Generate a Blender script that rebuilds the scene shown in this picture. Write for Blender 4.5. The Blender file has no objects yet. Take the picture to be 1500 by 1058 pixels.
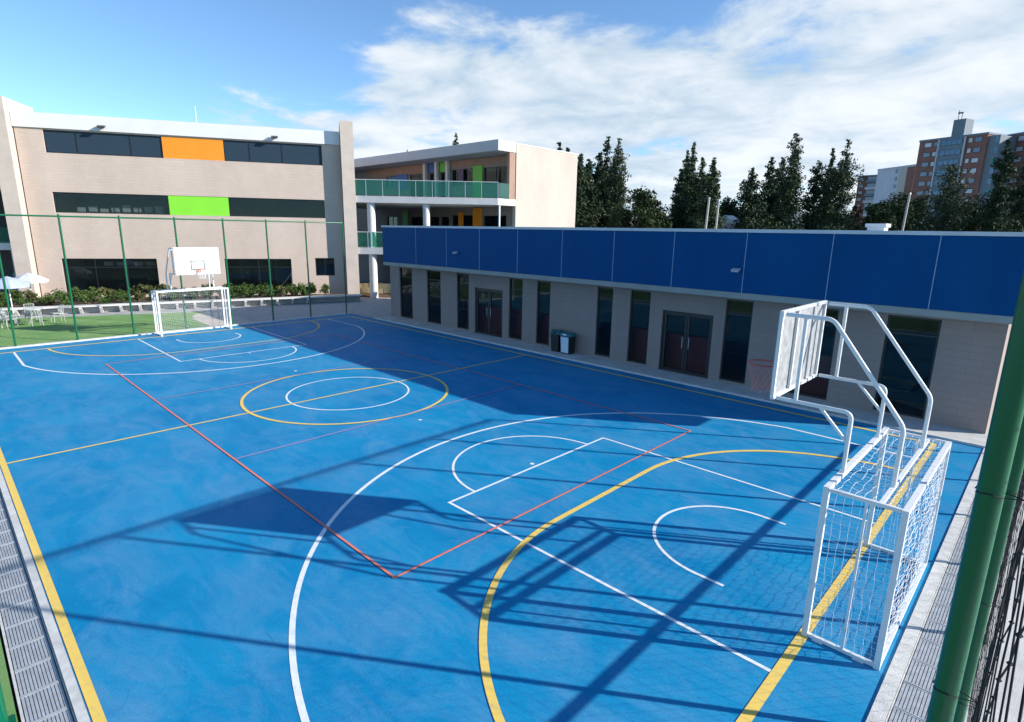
import bpy, math, random
import numpy as np
from mathutils import Vector, Matrix
PI = math.pi
random.seed(7)
C = bpy.context.scene.collection
scene = bpy.context.scene

# ------------------------------------------------------------------ camera
CAM = (15.2155, -8.5883, 4.9238)
yaw, pitch, roll = 2.337793, -0.226337, 0.0170914
cam_d = bpy.data.cameras.new('camera')
cam = bpy.data.objects.new('camera', cam_d); C.objects.link(cam)
cam_d.sensor_width = 36; cam_d.sensor_fit = 'HORIZONTAL'
cam_d.lens = 36 * 828.848 / 1500
cam_d.clip_start = 0.03; cam_d.clip_end = 6000
_f = Vector((math.cos(yaw)*math.cos(pitch), math.sin(yaw)*math.cos(pitch), math.sin(pitch)))
_r = Vector((math.sin(yaw), -math.cos(yaw), 0)); _u = _r.cross(_f)
r_ = math.cos(roll)*_r + math.sin(roll)*_u; u_ = -math.sin(roll)*_r + math.cos(roll)*_u
cam.matrix_world = Matrix(((r_.x, u_.x, -_f.x, CAM[0]), (r_.y, u_.y, -_f.y, CAM[1]), (r_.z, u_.z, -_f.z, CAM[2]), (0, 0, 0, 1)))
scene.camera = cam

# ------------------------------------------------------------------ sky and sun
SUN = Vector((1.93, 1.335, 1.0)).normalized()
sun_el = math.asin(SUN.z); sun_az = math.atan2(SUN.y, SUN.x)
world = bpy.data.worlds.new('World'); scene.world = world
world.use_nodes = True
nt = world.node_tree; nt.nodes.clear()
def N(t, **k):
    n = nt.nodes.new(t)
    for a, v in k.items(): setattr(n, a, v)
    return n
def wl(a, b): nt.links.new(a, b)
def wm(op, a, b=None, c=None, clamp=False):
    n = N('ShaderNodeMath', operation=op); n.use_clamp = clamp
    for i, v in enumerate((a, b, c)):
        if v is None: continue
        if hasattr(v, 'links'): wl(v, n.inputs[i])
        else: n.inputs[i].default_value = v
    return n.outputs[0]
sky = N('ShaderNodeTexSky', sky_type='NISHITA'); sky.sun_disc = False
sky.sun_elevation = sun_el; sky.sun_rotation = PI/2 - sun_az
sky.altitude = 2500; sky.air_density = 1.0; sky.dust_density = 0.15; sky.ozone_density = 2.6
tc = N('ShaderNodeTexCoord'); sx = N('ShaderNodeSeparateXYZ'); wl(tc.outputs['Generated'], sx.inputs[0])
X, Y, Z = sx.outputs
hor = wm('SQRT', wm('ADD', wm('ADD', wm('MULTIPLY', X, X), wm('MULTIPLY', Y, Y)), 1e-5))
cs = wm('DIVIDE', Y, hor)
elev = wm('MULTIPLY', wm('ARCSINE', Z), 57.2958)
bound = wm('ADD', wm('MULTIPLY', cs, 25.0), -0.3)
bias = wm('MULTIPLY', wm('SUBTRACT', bound, elev), 0.085)
zz = wm('ADD', wm('MAXIMUM', Z, 0.0), 0.16)
cmb = N('ShaderNodeCombineXYZ'); wl(wm('DIVIDE', X, zz), cmb.inputs[0]); wl(wm('DIVIDE', Y, zz), cmb.inputs[1])
def noise(vec, scale, detail, rough, off=(0, 0, 0), sc=(1, 1, 1), dist=0.0):
    mp = N('ShaderNodeMapping'); mp.inputs['Location'].default_value = off; mp.inputs['Scale'].default_value = sc
    wl(vec, mp.inputs['Vector'])
    n = N('ShaderNodeTexNoise'); n.inputs['Scale'].default_value = scale; n.inputs['Detail'].default_value = detail
    n.inputs['Roughness'].default_value = rough; n.inputs['Distortion'].default_value = dist
    wl(mp.outputs[0], n.inputs['Vector']); return n.outputs['Fac']
n1 = noise(cmb.outputs[0], 1.05, 8, 0.58, (3.1, 1.7, 0), dist=0.25)
n2 = noise(cmb.outputs[0], 2.4, 8, 0.6, (8.3, 4.1, 2), dist=0.3)
n3 = noise(cmb.outputs[0], 0.55, 6, 0.55, (1.3, 7.7, 5), dist=0.2)
biasc = wm('MINIMUM', wm('MAXIMUM', bias, -0.37), 0.34)
dens = wm('ADD', wm('ADD', wm('MULTIPLY', wm('SUBTRACT', n1, 0.5), 1.7), wm('MULTIPLY', wm('SUBTRACT', n2, 0.5), 0.95)), biasc)
mr = N('ShaderNodeMapRange', interpolation_type='SMOOTHSTEP')
mr.inputs['From Min'].default_value = -0.06; mr.inputs['From Max'].default_value = 0.24
wl(dens, mr.inputs['Value'])
mask = wm('MULTIPLY', mr.outputs[0], 0.94)
shade = N('ShaderNodeMapRange', interpolation_type='SMOOTHSTEP')
shade.inputs['From Min'].default_value = 0.34; shade.inputs['From Max'].default_value = 0.62
wl(wm('ADD', wm('MULTIPLY', n2, 0.55), wm('MULTIPLY', n3, 0.45)), shade.inputs['Value'])
cr = N('ShaderNodeValToRGB')
cr.color_ramp.elements[0].color = (0.47, 0.62, 0.76, 1); cr.color_ramp.elements[1].color = (0.93, 0.965, 1.0, 1)
wl(shade.outputs[0], cr.inputs[0])
SKY_STRENGTH = 0.125
bg1 = N('ShaderNodeBackground'); bg1.inputs['Strength'].default_value = SKY_STRENGTH
tint = N('ShaderNodeMix', data_type='RGBA', blend_type='MULTIPLY'); tint.inputs[0].default_value = 1.0
wl(sky.outputs[0], tint.inputs[6]); tint.inputs[7].default_value = (0.87, 1.02, 1.06, 1)
wl(tint.outputs[2], bg1.inputs['Color'])
bg2 = N('ShaderNodeBackground'); bg2.inputs['Strength'].default_value = 0.58
wl(cr.outputs[0], bg2.inputs['Color'])
mx = N('ShaderNodeMixShader'); wl(mask, mx.inputs[0]); wl(bg1.outputs[0], mx.inputs[1]); wl(bg2.outputs[0], mx.inputs[2])
wo = N('ShaderNodeOutputWorld'); wl(mx.outputs[0], wo.inputs['Surface'])
sl = bpy.data.lights.new('sun', 'SUN'); sl.energy = 4.6; sl.angle = math.radians(0.5); sl.color = (1.0, 0.94, 0.86)
so = bpy.data.objects.new('sun', sl); C.objects.link(so)
so.rotation_euler = SUN.to_track_quat('Z', 'Y').to_euler(); so.location = (30, 20, 30)
scene.view_settings.view_transform = 'Standard'; scene.view_settings.look = 'None'
scene.view_settings.exposure = 0.85; scene.view_settings.gamma = 1.0
scene.view_settings.use_curve_mapping = False

# ------------------------------------------------------------------ materials
def mat(name, col, rough=0.7, var=0.0, scale=6.0, bump=0.0, bscale=40.0, metal=0.0, spec=0.5, col2=None, stretch=(1, 1, 1), detail=5, coat=0):
    m = bpy.data.materials.new(name); m.use_nodes = True
    t = m.node_tree; b = t.nodes['Principled BSDF']
    b.inputs['Roughness'].default_value = rough; b.inputs['Metallic'].default_value = metal
    b.inputs['Specular IOR Level'].default_value = spec
    b.inputs['Coat Weight'].default_value = coat
    c = (*col, 1)
    tcn = t.nodes.new('ShaderNodeTexCoord'); mp = t.nodes.new('ShaderNodeMapping'); mp.inputs['Scale'].default_value = stretch
    t.links.new(tcn.outputs['Object'], mp.inputs['Vector'])
    if var > 0 or col2:
        n = t.nodes.new('ShaderNodeTexNoise'); n.inputs['Scale'].default_value = scale; n.inputs['Detail'].default_value = detail
        n.inputs['Roughness'].default_value = 0.6
        t.links.new(mp.outputs[0], n.inputs['Vector'])
        rp = t.nodes.new('ShaderNodeValToRGB')
        rp.color_ramp.elements[0].position = 0.33; rp.color_ramp.elements[1].position = 0.67
        if col2:
            rp.color_ramp.elements[0].color = c; rp.color_ramp.elements[1].color = (*col2, 1)
        else:
            rp.color_ramp.elements[0].color = (*[x*(1-var) for x in col], 1)
            rp.color_ramp.elements[1].color = (*[min(1, x*(1+var)) for x in col], 1)
        t.links.new(n.outputs['Fac'], rp.inputs[0]); t.links.new(rp.outputs[0], b.inputs['Base Color'])
    else:
        b.inputs['Base Color'].default_value = c
    if bump > 0:
        n2 = t.nodes.new('ShaderNodeTexNoise'); n2.inputs['Scale'].default_value = bscale; n2.inputs['Detail'].default_value = 4
        t.links.new(mp.outputs[0], n2.inputs['Vector'])
        bp = t.nodes.new('ShaderNodeBump'); bp.inputs['Strength'].default_value = bump; bp.inputs['Distance'].default_value = 0.02
        t.links.new(n2.outputs['Fac'], bp.inputs['Height']); t.links.new(bp.outputs[0], b.inputs['Normal'])
    return m

def coursed(name, col, cw, chh, var=0.06, mortar=0.90):
    """block masonry: faint courses as fine relief and block to block tone"""
    m = mat(name, col, 0.88)
    t = m.node_tree; b = t.nodes['Principled BSDF']; L = t.links.new
    tcn = t.nodes.new('ShaderNodeTexCoord'); sp_ = t.nodes.new('ShaderNodeSeparateXYZ'); L(tcn.outputs['Object'], sp_.inputs[0])
    ad = t.nodes.new('ShaderNodeVectorMath'); ad.operation = 'DOT_PRODUCT'; ad.inputs[1].default_value = (0.62, 0.78, 0); L(tcn.outputs['Object'], ad.inputs[0])
    cb = t.nodes.new('ShaderNodeCombineXYZ'); L(ad.outputs['Value'], cb.inputs[0]); L(sp_.outputs[2], cb.inputs[1])
    br = t.nodes.new('ShaderNodeTexBrick'); br.inputs['Scale'].default_value = 1.0; br.inputs['Brick Width'].default_value = cw; br.inputs['Row Height'].default_value = chh
    br.inputs['Mortar Size'].default_value = 0.008; br.inputs['Mortar Smooth'].default_value = 0.3
    br.inputs['Color1'].default_value = (*[c*(1-var) for c in col], 1); br.inputs['Color2'].default_value = (*[min(1, c*(1+var)) for c in col], 1)
    br.inputs['Mortar'].default_value = (*[c*mortar for c in col], 1); L(cb.outputs[0], br.inputs['Vector'])
    n = t.nodes.new('ShaderNodeTexNoise'); n.inputs['Scale'].default_value = 0.5; n.inputs['Detail'].default_value = 7; n.inputs['Roughness'].default_value = 0.65
    mp = t.nodes.new('ShaderNodeMapping'); mp.inputs['Scale'].default_value = (1, 1, 0.45); L(tcn.outputs['Object'], mp.inputs['Vector']); L(mp.outputs[0], n.inputs['Vector'])
    rp = t.nodes.new('ShaderNodeValToRGB'); rp.color_ramp.elements[0].position = 0.3; rp.color_ramp.elements[0].color = (0.9, 0.89, 0.88, 1); rp.color_ramp.elements[1].position = 0.65; rp.color_ramp.elements[1].color = (1.04, 1.04, 1.04, 1)
    L(n.outputs['Fac'], rp.inputs[0])
    mx_ = t.nodes.new('ShaderNodeMix'); mx_.data_type = 'RGBA'; mx_.blend_type = 'MULTIPLY'; mx_.inputs[0].default_value = 1.0
    L(br.outputs['Color'], mx_.inputs[6]); L(rp.outputs[0], mx_.inputs[7]); L(mx_.outputs[2], b.inputs['Base Color'])
    bp = t.nodes.new('ShaderNodeBump'); bp.inputs['Strength'].default_value = 0.5; bp.inputs['Distance'].default_value = 0.01; bp.invert = True
    L(br.outputs['Fac'], bp.inputs['Height']); L(bp.outputs[0], b.inputs['Normal'])
    return m

def court_material():
    m = bpy.data.materials.new('court_acrylic'); m.use_nodes = True
    t = m.node_tree; b = t.nodes['Principled BSDF']; L = t.links.new
    b.inputs['Specular IOR Level'].default_value = 0.12
    tcn = t.nodes.new('ShaderNodeTexCoord')
    def nz(scale, detail, rough, dist=0, st=(1, 1, 1), rot=0.0, loc=(0, 0, 0)):
        mp = t.nodes.new('ShaderNodeMapping'); mp.inputs['Scale'].default_value = st; mp.inputs['Rotation'].default_value = (0, 0, rot)
        mp.inputs['Location'].default_value = loc
        L(tcn.outputs['Object'], mp.inputs['Vector'])
        n = t.nodes.new('ShaderNodeTexNoise'); n.inputs['Scale'].default_value = scale; n.inputs['Detail'].default_value = detail
        n.inputs['Roughness'].default_value = rough; n.inputs['Distortion'].default_value = dist
        L(mp.outputs[0], n.inputs['Vector']); return n.outputs['Fac']
    def ramp(f, p0, p1, c0, c1):
        r = t.nodes.new('ShaderNodeValToRGB'); e = r.color_ramp.elements
        e[0].position = p0; e[1].position = p1; e[0].color = (*c0, 1); e[1].color = (*c1, 1); L(f, r.inputs[0]); return r.outputs[0]
    def mix(f, a, c, blend='MIX'):
        x = t.nodes.new('ShaderNodeMix'); x.data_type = 'RGBA'; x.blend_type = blend
        if hasattr(f, 'links'): L(f, x.inputs[0])
        else: x.inputs[0].default_value = f
        L(a, x.inputs[6])
        if hasattr(c, 'links'): L(c, x.inputs[7])
        else: x.inputs[7].default_value = (*c, 1)
        return x.outputs[2]
    base = ramp(nz(0.42, 8, 0.62, 0.6), 0.32, 0.70, (0.002, 0.195, 0.420), (0.009, 0.268, 0.500))
    # dusty wiped patches, long brushed streaks of the squeegee, dried puddle rings, scuffs
    dust = ramp(nz(0.8, 10, 0.72, 1.0, (0.8, 1.5, 1), 0.5, (4, 9, 0)), 0.43, 0.74, (0, 0, 0), (1, 1, 1))
    c1 = mix(0.8, base, (0.095, 0.285, 0.495)); mixn = mix(dust, base, c1)
    st = ramp(nz(1.0, 6, 0.6, 0.4, (0.35, 3.2, 1), 0.55), 0.52, 0.74, (0, 0, 0), (1, 1, 1))
    c2 = mix(0.34, mixn, (0.075, 0.28, 0.52)); mixn = mix(st, mixn, c2)
    ring = ramp(nz(0.35, 3, 0.5, 1.5, (1, 1, 1), 0, (1, 3, 0)), 0.0, 1.0, (0, 0, 0), (1, 1, 1))
    rg = t.nodes.new('ShaderNodeValToRGB'); e = rg.color_ramp.elements
    e[0].position = 0.487; e[0].color = (0, 0, 0, 1); e[1].position = 0.5; e[1].color = (1, 1, 1, 1)
    e2 = e.new(0.513); e2.color = (0, 0, 0, 1)
    L(ring, rg.inputs[0])
    c3 = mix(0.14, mixn, (0.003, 0.10, 0.33)); mixn = mix(rg.outputs[0], mixn, c3)
    for rot_, lc in ((0.4, 0), (1.3, 5), (2.5, 11)):
        sc_ = ramp(nz(2.2, 2, 0.4, 0.5, (0.5, 9.0, 1), rot_, (lc, lc, 0)), 0.755, 0.80, (0, 0, 0), (1, 1, 1))
        c4 = mix(0.4, mixn, (0.006, 0.10, 0.28)); mixn = mix(sc_, mixn, c4)
    spk = ramp(nz(26, 2, 0.5, 0, (1, 1, 1), 0, (7, 7, 0)), 0.72, 0.76, (0, 0, 0), (1, 1, 1))
    c5 = mix(0.45, mixn, (0.20, 0.33, 0.46)); mixn = mix(spk, mixn, c5)
    sp = ramp(nz(38, 3, 0.7), 0.3, 0.75, (0.82, 0.83, 0.84), (1.12, 1.11, 1.10))
    mixn = mix(1.0, mixn, sp, 'MULTIPLY')
    L(mixn, b.inputs['Base Color'])
    rr = ramp(nz(0.6, 6, 0.6, 0.5), 0.3, 0.7, (0.5, 0.5, 0.5), (0.68, 0.68, 0.68)); L(rr, b.inputs['Roughness'])
    bp = t.nodes.new('ShaderNodeBump'); bp.inputs['Strength'].default_value = 0.12; bp.inputs['Distance'].default_value = 0.01
    L(nz(60, 4, 0.7), bp.inputs['Height']); L(bp.outputs[0], b.inputs['Normal'])
    return m

def paint(name, col, wear=(0.05, 0.25, 0.5)):
    m = mat(name, col, 0.6)
    t = m.node_tree; b = t.nodes['Principled BSDF']; L = t.links.new
    tcn = t.nodes.new('ShaderNodeTexCoord')
    n = t.nodes.new('ShaderNodeTexNoise'); n.inputs['Scale'].default_value = 9; n.inputs['Detail'].default_value = 8; n.inputs['Roughness'].default_value = 0.75
    L(tcn.outputs['Object'], n.inputs['Vector'])
    r = t.nodes.new('ShaderNodeValToRGB'); e = r.color_ramp.elements
    e[0].position = 0.30; e[0].color = (*[0.5*a+0.5*w for a, w in zip(col, wear)], 1); e[1].position = 0.50; e[1].color = (*col, 1)
    L(n.outputs['Fac'], r.inputs[0]); L(r.outputs[0], b.inputs['Base Color'])
    return m

def glass_mat(name, tint, refl=0.08, rough=0.02, see=0.5, body=(0.01, 0.014, 0.018)):
    m = bpy.data.materials.new(name); m.use_nodes = True
    t = m.node_tree; t.nodes.clear(); L = t.links.new
    out = t.nodes.new('ShaderNodeOutputMaterial')
    tr = t.nodes.new('ShaderNodeBsdfTransparent'); tr.inputs[0].default_value = (*tint, 1)
    df = t.nodes.new('ShaderNodeBsdfDiffuse'); df.inputs[0].default_value = (*body, 1)
    gl = t.nodes.new('ShaderNodeBsdfGlossy'); gl.inputs['Roughness'].default_value = rough; gl.inputs[0].default_value = (0.9, 0.95, 1, 1)
    fr = t.nodes.new('ShaderNodeFresnel'); fr.inputs[0].default_value = 1.45
    mm = t.nodes.new('ShaderNodeMath'); mm.operation = 'MULTIPLY_ADD'; mm.inputs[1].default_value = 1.0; mm.inputs[2].default_value = refl; mm.use_clamp = True
    L(fr.outputs[0], mm.inputs[0])
    ge = t.nodes.new('ShaderNodeNewGeometry'); ff = t.nodes.new('ShaderNodeMath'); ff.operation = 'SUBTRACT'; ff.inputs[0].default_value = 1.0; L(ge.outputs['Backfacing'], ff.inputs[1])
    fx = t.nodes.new('ShaderNodeMath'); fx.operation = 'MULTIPLY'; L(mm.outputs[0], fx.inputs[0]); L(ff.outputs[0], fx.inputs[1])
    m1 = t.nodes.new('ShaderNodeMixShader'); m1.inputs[0].default_value = 1-see; L(tr.outputs[0], m1.inputs[1]); L(df.outputs[0], m1.inputs[2])
    m2 = t.nodes.new('ShaderNodeMixShader'); L(fx.outputs[0], m2.inputs[0]); L(m1.outputs[0], m2.inputs[1]); L(gl.outputs[0], m2.inputs[2])
    # slight waviness of the panes
    tcn = t.nodes.new('ShaderNodeTexCoord'); n = t.nodes.new('ShaderNodeTexNoise'); n.inputs['Scale'].default_value = 0.9
    L(tcn.outputs['Object'], n.inputs['Vector'])
    bp = t.nodes.new('ShaderNodeBump'); bp.inputs['Strength'].default_value = 0.03; bp.inputs['Distance'].default_value = 0.1
    L(n.outputs['Fac'], bp.inputs['Height']); L(bp.outputs[0], gl.inputs['Normal'])
    L(m2.outputs[0], out.inputs[0])
    return m

def worn(name, col, rust):
    m = mat(name, col, 0.42)
    t = m.node_tree; b = t.nodes['Principled BSDF']; L = t.links.new
    tcn = t.nodes.new('ShaderNodeTexCoord')
    n = t.nodes.new('ShaderNodeTexNoise'); n.inputs['Scale'].default_value = 7; n.inputs['Detail'].default_value = 8; n.inputs['Roughness'].default_value = 0.75
    L(tcn.outputs['Object'], n.inputs['Vector'])
    r = t.nodes.new('ShaderNodeValToRGB'); e = r.color_ramp.elements
    e[0].position = 0.25; e[0].color = (*rust, 1); e[1].position = 0.31; e[1].color = (*[c*0.82 for c in col], 1)
    q = e.new(0.45); q.color = (*col, 1)
    L(n.outputs['Fac'], r.inputs[0]); L(r.outputs[0], b.inputs['Base Color'])
    return m

def leaf_mat(name, a, b_):
    m = mat(name, a, 0.7, scale=0.8, col2=b_, detail=4, spec=0.1)
    return m

M = {}
M['court'] = court_material()
M['white_line'] = paint('white_court_paint', (0.74, 0.78, 0.80), (0.3, 0.45, 0.62))
M['yellow_line'] = paint('yellow_court_paint', (0.80, 0.56, 0.12), (0.35, 0.35, 0.3))
M['red_line'] = paint('red_court_paint', (0.74, 0.20, 0.13), (0.3, 0.22, 0.32))
M['pink_line'] = paint('faded_pink_paint', (0.36, 0.24, 0.44), (0.1, 0.25, 0.5))
M['kerb'] = mat('pale_concrete_kerb', (0.56, 0.56, 0.54), 0.85, 0.14, 5, 0.3, 60)
M['pave'] = mat('grey_concrete_paving', (0.38, 0.385, 0.385), 0.85, 0.15, 2.2, 0.25, 50)
M['pave_light'] = mat('light_concrete_paving', (0.52, 0.51, 0.49), 0.85, 0.14, 1.6, 0.25, 50)
M['sand'] = mat('beige_paving', (0.50, 0.455, 0.40), 0.9, 0.1, 3, 0.2, 40)
M['turf'] = mat('green_turf', (0.13, 0.29, 0.085), 0.9, scale=0.7, col2=(0.23, 0.36, 0.14), detail=9, bump=0.6, bscale=120, spec=0.2)
M['ground'] = mat('dry_grass_ground', (0.10, 0.12, 0.05), 0.95, scale=0.12, col2=(0.17, 0.16, 0.09))
M['hill'] = mat('hazy_blue_hill', (0.06, 0.10, 0.11), 0.95, scale=0.01, col2=(0.10, 0.14, 0.14))  # bluish grey-green base: haze of distance put into the hill's colour
M['grate'] = mat('galvanised_grating', (0.42, 0.45, 0.48), 0.5, 0.15, 8, metal=0.2)
M['pit'] = mat('drain_pit_grey', (0.06, 0.063, 0.068), 0.9)
M['white_metal'] = worn('white_painted_steel', (0.68, 0.70, 0.71), (0.22, 0.12, 0.07))
M['board_white'] = mat('white_backboard', (0.80, 0.80, 0.80), 0.4, 0.03, 3)
M['board_back'] = mat('pale_grey_board_back', (0.27, 0.285, 0.30), 0.6, 0.22, 9)
M['black_paint'] = mat('dark_target_paint', (0.10, 0.15, 0.15), 0.5)
M['net_white'] = mat('white_net_cord', (0.78, 0.80, 0.82), 0.8)
M['net_red'] = mat('faded_red_net_cord', (0.50, 0.22, 0.22), 0.8)
M['rim'] = mat('red_rim_steel', (0.55, 0.06, 0.05), 0.45)
M['orange_rim'] = mat('orange_rim_steel', (0.62, 0.18, 0.06), 0.45)
M['green_post'] = worn('green_enamelled_steel', (0.0015, 0.108, 0.045), (0.03, 0.07, 0.035))
M['green_post'].node_tree.nodes['Principled BSDF'].inputs['Roughness'].default_value = 0.3
M['net_black'] = mat('black_net_cord', (0.012, 0.012, 0.014), 0.8)
M['blue_panel'] = mat('deep_blue_cladding', (0.0006, 0.062, 0.195), 0.5, 0.07, 0.7, bump=0.06, bscale=1.6, spec=0.07, stretch=(1, 1, 0.35))
M['beam'] = mat('dull_grey_beam', (0.25, 0.27, 0.26), 0.6, 0.08, 1.5)
M['coping'] = mat('pale_grey_flashing', (0.50, 0.53, 0.56), 0.5, 0.08, 1.5)
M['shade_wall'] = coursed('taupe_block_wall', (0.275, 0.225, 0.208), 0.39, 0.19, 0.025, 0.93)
M['frame'] = mat('black_aluminium', (0.012, 0.013, 0.016), 0.4)
M['glass_dark'] = glass_mat('clear_dark_glass', (0.80, 0.88, 0.90), 0.02, see=0.85)
M['glass_blue'] = glass_mat('blue_grey_glass', (0.5, 0.58, 0.62), 0.03, see=0.55, body=(0.06, 0.10, 0.14))
M['glass_green'] = glass_mat('green_balustrade_glass', (0.50, 0.84, 0.74), 0.05, see=0.84, body=(0.10, 0.30, 0.24))
M['interior'] = mat('dim_interior_plaster', (0.16, 0.15, 0.14), 0.9, 0.1, 1)
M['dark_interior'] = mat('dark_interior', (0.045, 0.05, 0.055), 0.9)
M['red_seat'] = mat('dull_red_panel', (0.34, 0.06, 0.04), 0.6)
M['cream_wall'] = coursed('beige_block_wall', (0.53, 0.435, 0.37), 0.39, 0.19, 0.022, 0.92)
M['gallery_wall'] = mat('taupe_gallery_wall', (0.25, 0.205, 0.185), 0.88, 0.06, 1.0)
M['fin_wall'] = mat('grey_beige_concrete', (0.50, 0.43, 0.375), 0.88, 0.07, 1.5, 0.2, 30)
M['cream_plain'] = coursed('cream_render', (0.45, 0.40, 0.355), 0.39, 0.19, 0.012, 0.96)
M['roof_white'] = mat('white_roof_band', (0.68, 0.68, 0.68), 0.55, 0.04, 1.0)
M['grey_soffit'] = mat('grey_fascia_metal', (0.36, 0.375, 0.395), 0.55, 0.06, 1)
M['slab'] = mat('pale_concrete_slab', (0.58, 0.57, 0.56), 0.8, 0.06, 2)
M['orange'] = mat('orange_panel', (0.80, 0.27, 0.015), 0.5, 0.04, 1)
M['lime'] = mat('lime_panel', (0.22, 0.66, 0.035), 0.5, 0.04, 1)
M['green_panel'] = mat('leaf_green_panel', (0.10, 0.42, 0.03), 0.5, 0.04, 1)
M['royal'] = mat('royal_blue_panel', (0.015, 0.09, 0.32), 0.5, 0.04, 1)
M['purple'] = mat('purple_panel', (0.07, 0.02, 0.10), 0.5, 0.04, 1)
M['brown_wall'] = mat('brown_brick_upper_wall', (0.30, 0.19, 0.145), 0.85, 0.1, 2)
M['lamp_body'] = mat('grey_lamp_body', (0.45, 0.47, 0.5), 0.4)
M['dark_metal'] = mat('dark_metal', (0.06, 0.065, 0.07), 0.45)
M['bin_black'] = mat('black_bin_plastic', (0.012, 0.016, 0.018), 0.4)
M['bin_lid'] = mat('teal_bin_lid', (0.03, 0.14, 0.15), 0.4)
M['bin_white'] = mat('pale_bin_panel', (0.55, 0.66, 0.78), 0.5, 0.1, 6)
M['leaf_a'] = leaf_mat('shrub_leaves', (0.035, 0.075, 0.018), (0.085, 0.125, 0.035))
M['leaf_b'] = leaf_mat('olive_shrub_leaves', (0.06, 0.075, 0.025), (0.13, 0.13, 0.05))
M['pine'] = leaf_mat('dark_conifer_leaves', (0.018, 0.036, 0.021), (0.056, 0.080, 0.038))
M['euca'] = leaf_mat('grey_green_tree_leaves', (0.030, 0.052, 0.028), (0.095, 0.115, 0.056))
M['round'] = leaf_mat('dark_broadleaf_leaves', (0.018, 0.033, 0.014), (0.055, 0.075, 0.030))
M['rust'] = leaf_mat('reddish_leaves', (0.06, 0.03, 0.02), (0.14, 0.07, 0.05))
M['bark'] = mat('grey_brown_bark', (0.12, 0.10, 0.085), 0.9, 0.25, 3)
M['umbrella'] = mat('pale_blue_canvas', (0.36, 0.42, 0.58), 0.8, 0.08, 2)
M['umbrella_w'] = mat('white_canvas', (0.50, 0.53, 0.60), 0.8, 0.05, 2)
M['chair'] = mat('pale_grey_chair', (0.36, 0.39, 0.38), 0.5, 0.08, 4)
M['stone'] = mat('tan_rubble_stone', (0.40, 0.31, 0.16), 0.95, scale=2.6, col2=(0.60, 0.50, 0.30), bump=0.8, bscale=9)
M['soil'] = mat('brown_soil', (0.12, 0.075, 0.045), 0.95, 0.3, 5, 0.5, 20)
M['brick'] = mat('red_brick_facade', (0.25, 0.115, 0.092), 0.9, 0.12, 0.6)
M['brick_dark'] = mat('dark_brick_facade', (0.20, 0.085, 0.065), 0.9, 0.12, 0.6)
M['apt_grey'] = mat('blue_grey_render', (0.17, 0.205, 0.24), 0.85, 0.06, 0.5)
M['apt_white'] = mat('lilac_white_render', (0.56, 0.55, 0.60), 0.85, 0.05, 0.5)
M['apt_win'] = mat('far_window_glass', (0.10, 0.15, 0.22), 0.12, 0.3, 0.4, spec=0.6)
M['apt_winl'] = mat('far_pale_window', (0.52, 0.54, 0.58), 0.3, 0.15, 0.4)
M['apt_blue'] = mat('far_blue_glazing', (0.03, 0.12, 0.24), 0.15, 0.3, 0.3, spec=0.6)
M['teal'] = mat('teal_panel', (0.03, 0.25, 0.22), 0.5)
M['concrete_pole'] = mat('concrete_pole', (0.46, 0.44, 0.41), 0.8, 0.1, 3)

# ------------------------------------------------------------------ helpers
class MB:
    def __init__(s): s.v = []; s.f = []
    def add(s, vs, fs):
        o = len(s.v); s.v.extend([tuple(map(float, p)) for p in vs]); s.f.extend([tuple(i+o for i in f) for f in fs]); return s
    def box(s, x0, x1, y0, y1, z0, z1, fr=None):
        vs = [(x, y, z) for z in (z0, z1) for y in (y0, y1) for x in (x0, x1)]
        if fr: vs = [fr(*p) for p in vs]
        return s.add(vs, [(0, 2, 3, 1), (4, 5, 7, 6), (0, 1, 5, 4), (2, 6, 7, 3), (0, 4, 6, 2), (1, 3, 7, 5)])
    def tube(s, pts, r, n=8, caps=True, r2=None):
        pts = [Vector(p) for p in pts]; k = len(pts); rings = []
        prev = None
        for i, p in enumerate(pts):
            d = (pts[min(i+1, k-1)] - pts[max(i-1, 0)]).normalized()
            a = prev if prev is not None else (Vector((0, 0, 1)) if abs(d.z) < 0.9 else Vector((1, 0, 0)))
            a = (a - d*a.dot(d)).normalized(); prev = a; b = d.cross(a)
            rr = r if r2 is None else r + (r2-r)*i/(k-1)
            rings.append([p + (a*math.cos(2*PI*j/n) + b*math.sin(2*PI*j/n))*rr for j in range(n)])
        vs = [q for R in rings for q in R]; fs = []
        for i in range(k-1):
            for j in range(n):
                fs.append((i*n+j, i*n+(j+1) % n, (i+1)*n+(j+1) % n, (i+1)*n+j))
        if caps: fs += [tuple(range(n))[::-1], tuple((k-1)*n+j for j in range(n))]
        return s.add(vs, fs)
    def prism(s, poly, z0, z1):
        n = len(poly)
        vs = [(x, y, z0) for x, y in poly] + [(x, y, z1) for x, y in poly]
        return s.add(vs, [tuple(range(n))[::-1], tuple(range(n, 2*n))] + [(i, (i+1) % n, n+(i+1) % n, n+i) for i in range(n)])
    def build(s, name, m, parent=None, smooth=False, kind=None, label=None):
        off = Vector((0, 0, 0)); p = parent
        while p is not None: off += p.location; p = p.parent
        me = bpy.data.meshes.new(name)
        vs = s.v if off.length == 0 else [(a-off.x, b-off.y, c-off.z) for a, b, c in s.v]
        me.from_pydata(vs, [], s.f); me.update()
        if isinstance(m, str): m = M[m]
        me.materials.append(m)
        if smooth:
            me.polygons.foreach_set('use_smooth', [True]*len(me.polygons))
            try: me.set_sharp_from_angle(angle=math.radians(40))
            except Exception: pass
        o = bpy.data.objects.new(name, me); C.objects.link(o)
        if parent is not None: o.parent = parent
        if kind: o['kind'] = kind
        if label: o['label'] = label
        return o
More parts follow.
